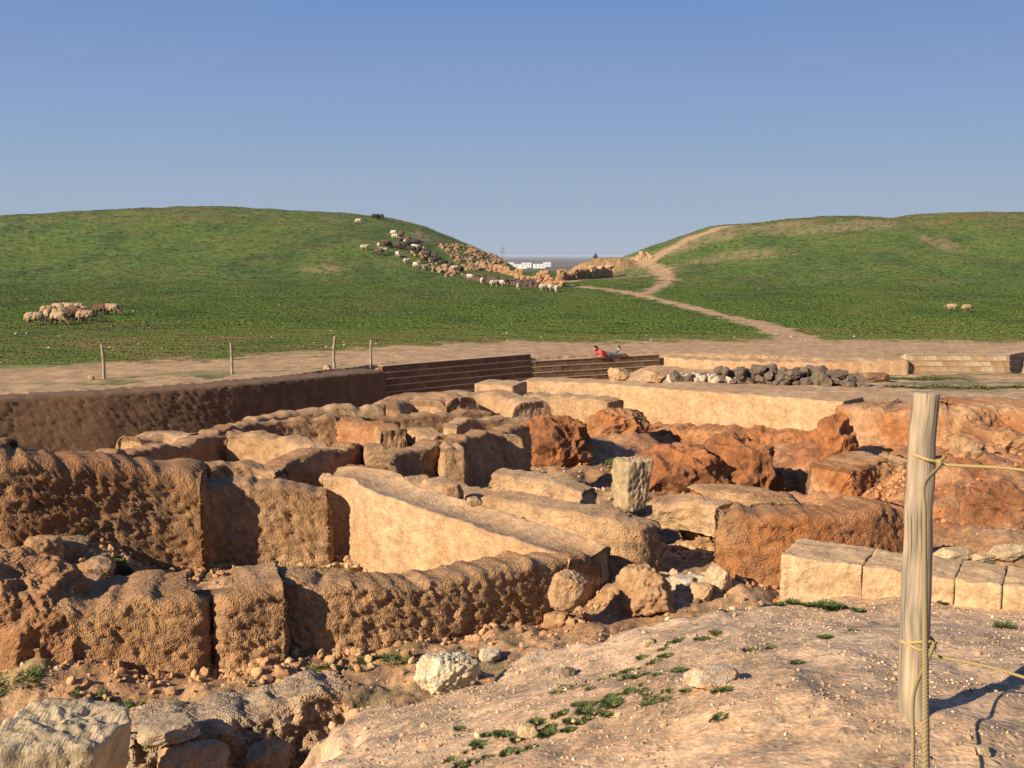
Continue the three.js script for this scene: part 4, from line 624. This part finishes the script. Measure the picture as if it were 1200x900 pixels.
function sheepGeo(pose, fleece, skin, seed) { // faces +x, stands on y = 0
  const hd = pose === 'graze' ? [0.62, 0.3, 0.02, 0.82, 0.1] : pose === 'up' ? [0.6, 0.72, 0, 0.8, 0.7] : [0.62, 0.5, 0.05, 0.83, 0.4];
  const b = [[-0.3, 0.58, 0, 0.25, 0.28, 0.58, 0, 0.24], [-0.3, 0.55, 0.06, 0.2, 0.1, 0.53, 0.06, 0.22], [-0.3, 0.55, -0.06, 0.2, 0.1, 0.53, -0.06, 0.22], [0.3, 0.62, 0, 0.19, hd[0] - 0.1, hd[1] + 0.06, 0, 0.11], [hd[0], hd[1], 0, 0.09, hd[3], hd[4], 0, 0.05], [hd[0], hd[1] + 0.04, 0.06, 0.03, hd[0] - 0.02, hd[1] + 0.02, 0.15, 0.02], [hd[0], hd[1] + 0.04, -0.06, 0.03, hd[0] - 0.02, hd[1] + 0.02, -0.15, 0.02], [-0.5, 0.62, 0, 0.1, -0.57, 0.4, 0, 0.07]];
  for (const z of [-0.13, 0.13]) { const s = z > 0 ? 0.04 : -0.03; b.push([0.26, 0.45, z, 0.08, 0.27 + s, 0.24, z, 0.045], [0.27 + s, 0.24, z, 0.045, 0.26 + s, 0.02, z, 0.035], [-0.34, 0.45, z, 0.1, -0.3 - s, 0.28, z, 0.05], [-0.3 - s, 0.28, z, 0.05, -0.36 - s, 0.2, z, 0.042], [-0.36 - s, 0.2, z, 0.042, -0.33 - s, 0.02, z, 0.035]); }
  const g = sdfBody(b, 56, 0.04), p = g.attributes.position, n = g.attributes.normal;
  for (let i = 0; i < p.count; i++) { const x = p.getX(i), y = p.getY(i), z = p.getZ(i), w = ss(0.3, 0.42, y) * ss(0.5, 0.4, x) * 0.035 * (n3(x * 7 + seed, y * 7, z * 7) + 0.6 * n3(x * 16, y * 16, z * 16 + seed)); p.setXYZ(i, x + n.getX(i) * w, y + n.getY(i) * w, z + n.getZ(i) * w); }
  g.computeVertexNormals();
  return paint(g, (x, y, z) => { const v = 0.85 + 0.3 * n3(x * 5 + seed, y * 5, z * 5); return (x > 0.5 || y < 0.3 ? skin : fleece).map((q) => q * v); });
}
const animalMat = std({ vertexColors: true });
const SH = {
  tan: ['graze', [0.4, 0.27, 0.15], [0.2, 0.12, 0.07]], tan2: ['walk', [0.36, 0.24, 0.14], [0.16, 0.1, 0.06]], brown: ['graze', [0.12, 0.07, 0.04], [0.06, 0.04, 0.03]], white: ['graze', [0.52, 0.45, 0.33], [0.4, 0.32, 0.22]], white2: ['up', [0.47, 0.4, 0.29], [0.36, 0.29, 0.2]], black: ['walk', [0.06, 0.045, 0.035], [0.04, 0.03, 0.025]],
};
for (const k in SH) SH[k].geo = sheepGeo(...SH[k], k.length);
function sheep(kind, [x, z], turn, label, group, s = 1) { const m = mesh('sheep', SH[kind].geo, animalMat); m.position.set(x, meadowY(x, -z), z); m.rotation.y = turn; m.scale.setScalar(s); return tag(m, label, 'sheep', group); }
{
  const L1 = 'woolly tan sheep huddled with the flock on the open meadow', L2 = 'dark brown sheep huddled in the flock on the open meadow', gr = 'flock huddled on the open meadow';
  sheep('tan', [-28.81,-62.53], 0.15, 'tan sheep grazing apart, dark head turned towards the huddled flock', 'sheep near the flock');
  [[-31.21,-69.94], [-31.65,-72.28], [-31.0,-72.28], [-30.34,-72.28], [-29.94,-66.93], [-29.22,-66.93], [-26.61,-64.7], [-27.68,-63.25], [-29.85,-69.18], [-29.08,-69.94]].forEach((p, i) => sheep(i % 3 ? 'tan' : 'tan2', p, [0.4, 2.6, -0.5, 3.3, 1.9, 0.2, 0.1, -0.4, 1.2, 2.9][i], L1, gr, 0.95 + 0.02 * (i % 4)));
  [[-27.93,-65.44], [-27.95,-66.93], [-29.17,-69.18]].forEach((p, i) => sheep('brown', p, [0.3, 3.0, -0.6][i], L2, gr));
  sheep('brown', [-28.37,-71.49], 3.1, 'dark brown sheep next to a lone tan sheep outside the flock', 'sheep near the flock');
  sheep('tan', [-27.6,-71.49], -0.1, 'lone tan sheep next to a dark brown one outside the flock', 'sheep near the flock');
  const W1 = 'pale sheep grazing on the green hillside above the ruined gate', W2 = 'pale sheep grazing along the foot of the ruined gate wall', D1 = 'dark goat like sheep in the band climbing the hillside';
  [[-18.58,-131.46], [-17.1,-134.24], [-16.05,-130.95], [-14.19,-129.56], [-12.65,-125.72], [-11.4,-123.25], [-10.17,-121.78], [-12.72,-135.42], [-12.17,-135.39], [-16.34,-144.15], [-9.91,-127.43], [-15.78,-141.2], [-14.08,-137.92], [-21.81,-148.78]].forEach((p, i) => sheep(i % 2 ? 'white' : 'white2', p, i * 1.7, W1, 'pale sheep on the hillside', 0.85));
  [[-6.73,-122.66], [-4.59,-114.2], [-3.12,-108.58], [-1.81,-105.02], [-1.12,-105.31], [0.66,-101.15], [3.07,-101.07], [3.57,-101.26], [4.28,-100.36]].forEach((p, i) => sheep(i % 2 ? 'white2' : 'white', p, i * 2.1 + 0.4, W2, 'pale sheep below the gate wall', 0.8));
  [[-16.3,-135.83], [-14.66,-138.13], [-14.72,-134.45], [-13.33,-136.01], [-13.95,-140.07], [-12.75,-139.46], [-11.86,-133.08], [-10.75,-131.49], [-10.65,-127.57], [-9.75,-131.06], [-8.33,-125.64], [-7.31,-123.95], [-16.48,-129.19], [-15.97,-134.89], [-14.05,-135.45], [-9.21,-127.93], [-15.11,-142.5], [-12.81,-132.82], [-5.92,-120.52]].forEach((p, i) => sheep(i % 4 ? 'black' : 'brown', p, i * 1.3, D1, 'dark sheep on the hillside', 1.05));
  sheep('tan2', [33.59,-79.27], 2.9, 'one of two tan sheep grazing on the meadow under the bare hill patch', 'pair of sheep on the far meadow', 0.7); sheep('tan2', [34.42,-78.48], 0.2, 'one of two tan sheep grazing on the meadow under the bare hill patch', 'pair of sheep on the far meadow', 0.7);
  sheep('black', [-20.17,-154.9], 0.3, 'dark sheep on the crest of the hill', 'sheep on the crest'); sheep('black', [-19.47,-155.27], 2.6, 'dark sheep on the crest of the hill', 'sheep on the crest');
}

const cloth = (c) => std({ color: new THREE.Color().setRGB(...c), roughness: 0.95 });
const skinMat = std({ color: new THREE.Color().setRGB(0.34, 0.17, 0.1), roughness: 0.6 }), hairMat = std({ color: new THREE.Color().setRGB(0.012, 0.01, 0.009), roughness: 0.7 });
{ // man lying on his front along the wall top, head to the left, one leg over the edge, one foot in the air
  const A = [0.8,-44.17,-2.8], B = RW.b, t = 0.58, x = mix(A[0], B[0], t), z = mix(A[1], B[1], t), turn = Math.atan2(-(B[1] - A[1]), B[0] - A[0]);
  const g = thing('person', 'man in a red shirt and grey trousers lying face down on the brick wall', 'person', x, -2.775, z - 0.12, turn);
  const hand = (px, py, pz, s) => { const o = [[px + 0.05, py, pz, 0.032, px, py, pz, 0.036]]; for (let i = 0; i < 4; i++) o.push([px - 0.02, py, pz + (i - 1.5) * 0.02, 0.011, px - 0.09 + 0.006 * Math.abs(i - 1.5), py - 0.012, pz + (i - 1.5) * 0.025, 0.009]); o.push([px + 0.02, py, pz - s * 0.03, 0.012, px - 0.04, py - 0.01, pz - s * 0.065, 0.01]); return o; };
  const skin = [[-0.53, 0.3, 0, 0.055, -0.6, 0.37, 0, 0.055], [-0.62, 0.42, 0, 0.085, -0.66, 0.4, 0, 0.082], [-0.68, 0.34, 0, 0.055, -0.69, 0.33, 0, 0.045], [-0.74, 0.385, 0, 0.014, -0.755, 0.365, 0, 0.018], [-0.62, 0.4, 0.085, 0.022, -0.61, 0.38, 0.09, 0.015], [-0.62, 0.4, -0.085, 0.022, -0.61, 0.38, -0.09, 0.015],
    [-0.42, 0.16, 0.23, 0.04, -0.52, 0.06, 0.2, 0.042], [-0.52, 0.06, 0.2, 0.042, -0.73, 0.05, 0.1, 0.03], [-0.42, 0.16, -0.23, 0.04, -0.52, 0.06, -0.2, 0.042], [-0.52, 0.06, -0.2, 0.042, -0.73, 0.05, -0.1, 0.03], ...hand(-0.78, 0.045, 0.08, 1), ...hand(-0.78, 0.045, -0.08, -1), [0.6, 0.24, -0.1, 0.045, 0.7, 0.32, -0.1, 0.04], [0.7, 0.08, 0.13, 0.045, 0.82, 0.07, 0.13, 0.04], [-0.4, 0.22, 0, 0.1, 0.05, 0.14, 0, 0.1], [0, 0.12, -0.09, 0.06, 0.44, 0.08, -0.1, 0.05], [0.44, 0.08, -0.1, 0.05, 0.6, 0.24, -0.1, 0.045], [0, 0.12, 0.09, 0.06, 0.43, 0.08, 0.12, 0.05], [0.43, 0.08, 0.12, 0.05, 0.7, 0.08, 0.13, 0.045], [-0.43, 0.24, 0.17, 0.05, -0.42, 0.16, 0.23, 0.04], [-0.43, 0.24, -0.17, 0.05, -0.42, 0.16, -0.23, 0.04]];
  mesh('body', sdfBody(skin, 110, 0.018), skinMat, g);
  mesh('shirt', sdfBody([[-0.45, 0.24, 0.07, 0.115, -0.06, 0.14, 0.05, 0.115], [-0.45, 0.24, -0.07, 0.115, -0.06, 0.14, -0.05, 0.115], [-0.46, 0.26, -0.14, 0.08, -0.46, 0.26, 0.14, 0.08], [-0.44, 0.24, 0.17, 0.075, -0.45, 0.12, 0.24, 0.06], [-0.44, 0.24, -0.17, 0.075, -0.45, 0.12, -0.24, 0.06], [-0.5, 0.29, 0, 0.075, -0.52, 0.3, 0, 0.065]], 72, 0.04), cloth([0.42, 0.055, 0.06]), g);
  mesh('trousers', sdfBody([[-0.04, 0.14, 0.06, 0.118, 0.06, 0.13, 0.06, 0.115], [-0.04, 0.14, -0.06, 0.118, 0.06, 0.13, -0.06, 0.115], [0.02, 0.12, -0.09, 0.095, 0.44, 0.085, -0.1, 0.068], [0.44, 0.085, -0.1, 0.068, 0.62, 0.26, -0.1, 0.06], [0.02, 0.12, 0.09, 0.095, 0.43, 0.085, 0.12, 0.07], [0.43, 0.085, 0.12, 0.07, 0.72, 0.08, 0.13, 0.06]], 72, 0.035), cloth([0.1, 0.125, 0.13]), g);
  mesh('hair', sdfBody([[-0.6, 0.44, 0, 0.09, -0.64, 0.455, 0, 0.085], [-0.56, 0.4, 0, 0.075, -0.58, 0.38, 0, 0.07]], 40, 0.03), hairMat, g);
  mesh('shoe', sdfBody([[0.7, 0.33, -0.1, 0.045, 0.74, 0.35, -0.1, 0.042], [0.73, 0.35, -0.1, 0.042, 0.66, 0.49, -0.1, 0.03]], 32, 0.02), cloth([0.03, 0.025, 0.02]), g);
  mesh('shoe', sdfBody([[0.82, 0.08, 0.13, 0.045, 0.87, 0.08, 0.13, 0.042], [0.86, 0.08, 0.13, 0.042, 0.95, 0.03, 0.16, 0.028]], 32, 0.02), cloth([0.03, 0.025, 0.02]), g);
  mesh('sock', sdfBody([[0.63, 0.27, -0.1, 0.05, 0.68, 0.31, -0.1, 0.048]], 24, 0.02), cloth([0.6, 0.6, 0.58]), g);
}

// ---------------------------------------------------------------- the ruined gate between the hills
const gateStones = (label, quad, n, s0, s1, a, b, seed) => { // rubble too small to pick apart: one body of joined stones
  const r = rng(seed), geos = stoneVar(a, b, 4, seed), list = [], o = new THREE.Object3D();
  for (let i = 0; i < n; i++) { const u = r(), v = r(), x = mix(mix(quad[0][0], quad[1][0], u), mix(quad[3][0], quad[2][0], u), v), z = mix(mix(quad[0][1], quad[1][1], u), mix(quad[3][1], quad[2][1], u), v), s = mix(s0, s1, r() * r()); o.position.set(x, meadowY(x, -z) + s * 0.35, z); o.rotation.set(r() * 0.5, r() * 6, r() * 0.5); o.scale.set(s, s * (0.8 + r() * 0.5), s); o.updateMatrix(); const g = geos[i % 4].clone(); g.applyMatrix4(o.matrix); list.push(g); }
  const m = mesh('stone_rubble', mergeGeometries(list), M.rock); m.userData = { kind: 'stuff', label, category: 'rubble' }; return m;
};
gateStones('tumbled tan stones spilling down the hillside to the ruined gate', [[-10.28,-143.06], [-1.67,-170], [0.21,-127.96], [-5.27,-123.71]], 420, 0.12, 0.36, [0.28, 0.165, 0.09], [0.36, 0.225, 0.125], 700);
gateStones('scattered stones among the dark sheep on the hillside', [[-17.35,-146.82], [-12.3,-139.43], [-5.4,-119.89], [-7.58,-115.53]], 90, 0.15, 0.45, C.grey, C.brown, 720);
gateStones('loose stones on the flank of the mound by the footpath', [[18.52,-159.52], [20.24,-152.85], [19.67,-143.18], [17.5,-147.55]], 26, 0.15, 0.45, C.pale, C.tan, 740);
gateStones('low dark course of field stones at the foot of the hill', [[-5.32,-118.02], [2.52,-109.79], [2.57,-104.47], [-4.64,-113.09]], 260, 0.2, 0.5, [0.13, 0.08, 0.05], [0.08, 0.055, 0.04], 760);
function stoneWall(label, A, B, h, th, s0, a, b, seed) { // broken wall of stones too small to pick apart, laid in rough courses
  const r = rng(seed), geos = stoneVar(a, b, 4, seed), list = [], o = new THREE.Object3D(), len = Math.hypot(B[0] - A[0], B[1] - A[1]), n = Math.ceil(len / (s0 * 1.5)), rows = Math.ceil(h / (s0 * 1.25));
  for (let k = 0; k < rows; k++) for (let i = 0; i <= n; i++) for (let w = 0; w < 2; w++) {
    const t = (i + (k % 2) * 0.5) / n, x = mix(A[0], B[0], t) + (r() - 0.5) * 0.2, z = mix(A[1], B[1], t) - w * th * 0.5 + (r() - 0.5) * 0.25, s = s0 * (0.7 + 0.6 * r()); if (k > rows * (0.62 + 0.5 * n2(x * 0.5, seed))) continue;
    o.position.set(x, meadowY(x, -z) + (k + 0.35) * s0 * 1.25, z); o.rotation.set(r() * 0.3, r() * 6, r() * 0.3); o.scale.set(s * 1.15, s * 0.85, s); o.updateMatrix(); const g = geos[(i + k) % 4].clone(); g.applyMatrix4(o.matrix); list.push(g);
  }
  const t = thing('gate_wall', label, 'ruin', 0, 0, 0), m = mesh('masonry', mergeGeometries(list), M.rock, t); m.userData.kind = 'stuff'; return t;
}
stoneWall('sunlit broken stone wall of the gate, first beside the dark field stones', [0.55,-111.65], [3.9,-110.44], 1.3, 1.2, 0.24, C.tan, [0.36, 0.2, 0.1], 810);
stoneWall('ragged taller stub of the gate wall with sheep at its foot', [3.75,-108.95], [5.05,-108.08], 1.5, 1.2, 0.26, C.tan, C.brown, 820);
stoneWall('long low broken stone wall spanning the gap between the hills', [5.37,-119.19], [9.35,-123.93], 1.2, 1.4, 0.24, C.tan, C.brown, 830);
stoneWall('squared stone stub of the gate beside the bare earth of the path', [9.24,-123.9], [11.98,-127.13], 1.5, 1.5, 0.3, C.tan, C.pale, 840);
stoneWall('crumbled line of wall higher on the slope, above the gate rubble', [-4.29,-130.95], [0.41,-124.6], 0.9, 1.2, 0.24, [0.36, 0.21, 0.11], C.tan, 850);
wall('broad bare mound above the ruined gate, with a figure on it', { edge: [[7.2, -141.5, -0.5], [9.3, -141.3, 0.7], [11, -141, 1.3], [12.6, -141, 1.5], [14.6, -140.6, 1.4], [16.6, -140, 0.4]], th: 8, base: -2, rough: 0.4, round: 1.2, a: [0.36, 0.21, 0.1], b: [0.2, 0.15, 0.06], dip: 0.95, batter: 0.5, fine: 0.0022 }, 'earth_mound', 'mound');
{ // distant figure
  const d = 145, x = 11.6, g = thing('person', 'tiny dark clothed figure standing on the mound above the gate', 'person', x, 0.42, -d);
  mesh('body', sdfBody([[0, 1.5, 0, 0.09, 0, 1.6, 0, 0.1], [0, 1.38, 0, 0.055, 0, 1.5, 0, 0.05], [-0.05, 0.9, 0, 0.13, -0.07, 1.3, 0, 0.13], [0.05, 0.9, 0, 0.13, 0.07, 1.3, 0, 0.13], [-0.2, 1.35, 0, 0.06, -0.34, 1.1, 0.05, 0.045], [-0.34, 1.1, 0.05, 0.045, -0.15, 1.0, 0.2, 0.035], [0.2, 1.35, 0, 0.06, 0.36, 1.15, 0.05, 0.045], [0.36, 1.15, 0.05, 0.045, 0.2, 1.02, 0.2, 0.035], [-0.09, 0.9, 0, 0.09, -0.11, 0.45, 0, 0.065], [-0.11, 0.45, 0, 0.065, -0.12, 0.06, 0, 0.045], [-0.12, 0.04, 0, 0.045, -0.13, 0.03, 0.14, 0.035], [0.09, 0.9, 0, 0.09, 0.11, 0.45, 0, 0.065], [0.11, 0.45, 0, 0.065, 0.12, 0.06, 0, 0.045], [0.12, 0.04, 0, 0.045, 0.13, 0.03, 0.14, 0.035]], 64, 0.04), cloth([0.03, 0.03, 0.035]), g);
}

// ---------------------------------------------------------------- beyond the gap
{ // lattice pylon
  const d = 950, x = (589 - 600) / 1214 * d, y0 = -12.2, steel = std({ color: new THREE.Color().setRGB(0.2, 0.21, 0.22), roughness: 0.6, metalness: 0.3 }), g = thing('electricity_pylon', 'grey lattice electricity pylon on the far plain', 'pylon', x, y0, -d), Ht = 23;
  const bar = (name, a, b, w) => { const A = new THREE.Vector3(...a), B = new THREE.Vector3(...b), m = mesh(name, new THREE.CylinderGeometry(w, w, A.distanceTo(B), 5), steel, g); m.position.copy(A).lerp(B, 0.5); m.quaternion.setFromUnitVectors(new THREE.Vector3(0, 1, 0), B.clone().sub(A).normalize()); return m; };
  for (const sx of [-1, 1]) for (const sz of [-1, 1]) bar('leg', [sx * 1.9, 0, sz * 1.9], [sx * 0.35, Ht, sz * 0.35], 0.16);
  for (let k = 0; k < 7; k++) for (const sz of [-1, 1]) { const a = k / 7, b = (k + 1) / 7, wa = mix(1.9, 0.35, a), wb = mix(1.9, 0.35, b); bar('brace', [-wa, a * Ht, sz * wa], [wb, b * Ht, sz * wb], 0.09); bar('brace', [wa, a * Ht, sz * wa], [-wb, b * Ht, sz * wb], 0.09); }
  for (const [k, w] of [[0.78, 3.4], [0.9, 2.8]]) bar('crossarm', [-w, Ht * k, 0], [w, Ht * k, 0], 0.22);
}
{
  const wallMat = std({ color: new THREE.Color().setRGB(0.62, 0.6, 0.56) }), roofMat = std({ color: new THREE.Color().setRGB(0.4, 0.38, 0.35) }), dark = std({ color: new THREE.Color().setRGB(0.05, 0.05, 0.06) });
  [[606, 1150, 22, 5, 'long low white shed on the far plain'], [617, 1250, 12, 6, 'taller white house beside the long shed on the far plain'], [632, 1180, 14, 5, 'white flat roofed house on the far plain near the gate'], [597, 1300, 12, 6, 'white house by the foot of the far pylon'], [641, 1350, 10, 6, 'small white house half hidden by the gate ruins']].forEach(([u, d, w, h, lab]) => {
    const g = thing('white_house', lab, 'house', (u - 600) / 1214 * d, -12.3, -d); const b = mesh('wall', chamferBox, wallMat, g); b.scale.set(w, h, 8); b.position.y = h / 2; const r = mesh('roof', chamferBox, roofMat, g); r.scale.set(w + 0.5, 0.4, 8.5); r.position.y = h + 0.2;
    for (let k = 0; k < 3; k++) { const q = mesh('window', chamferBox, dark, g); q.scale.set(1.1, 1.4, 0.2); q.position.set((k - 1) * w * 0.28, h * 0.55, 4.05); }
  });
}
renderer.render(scene, camera);
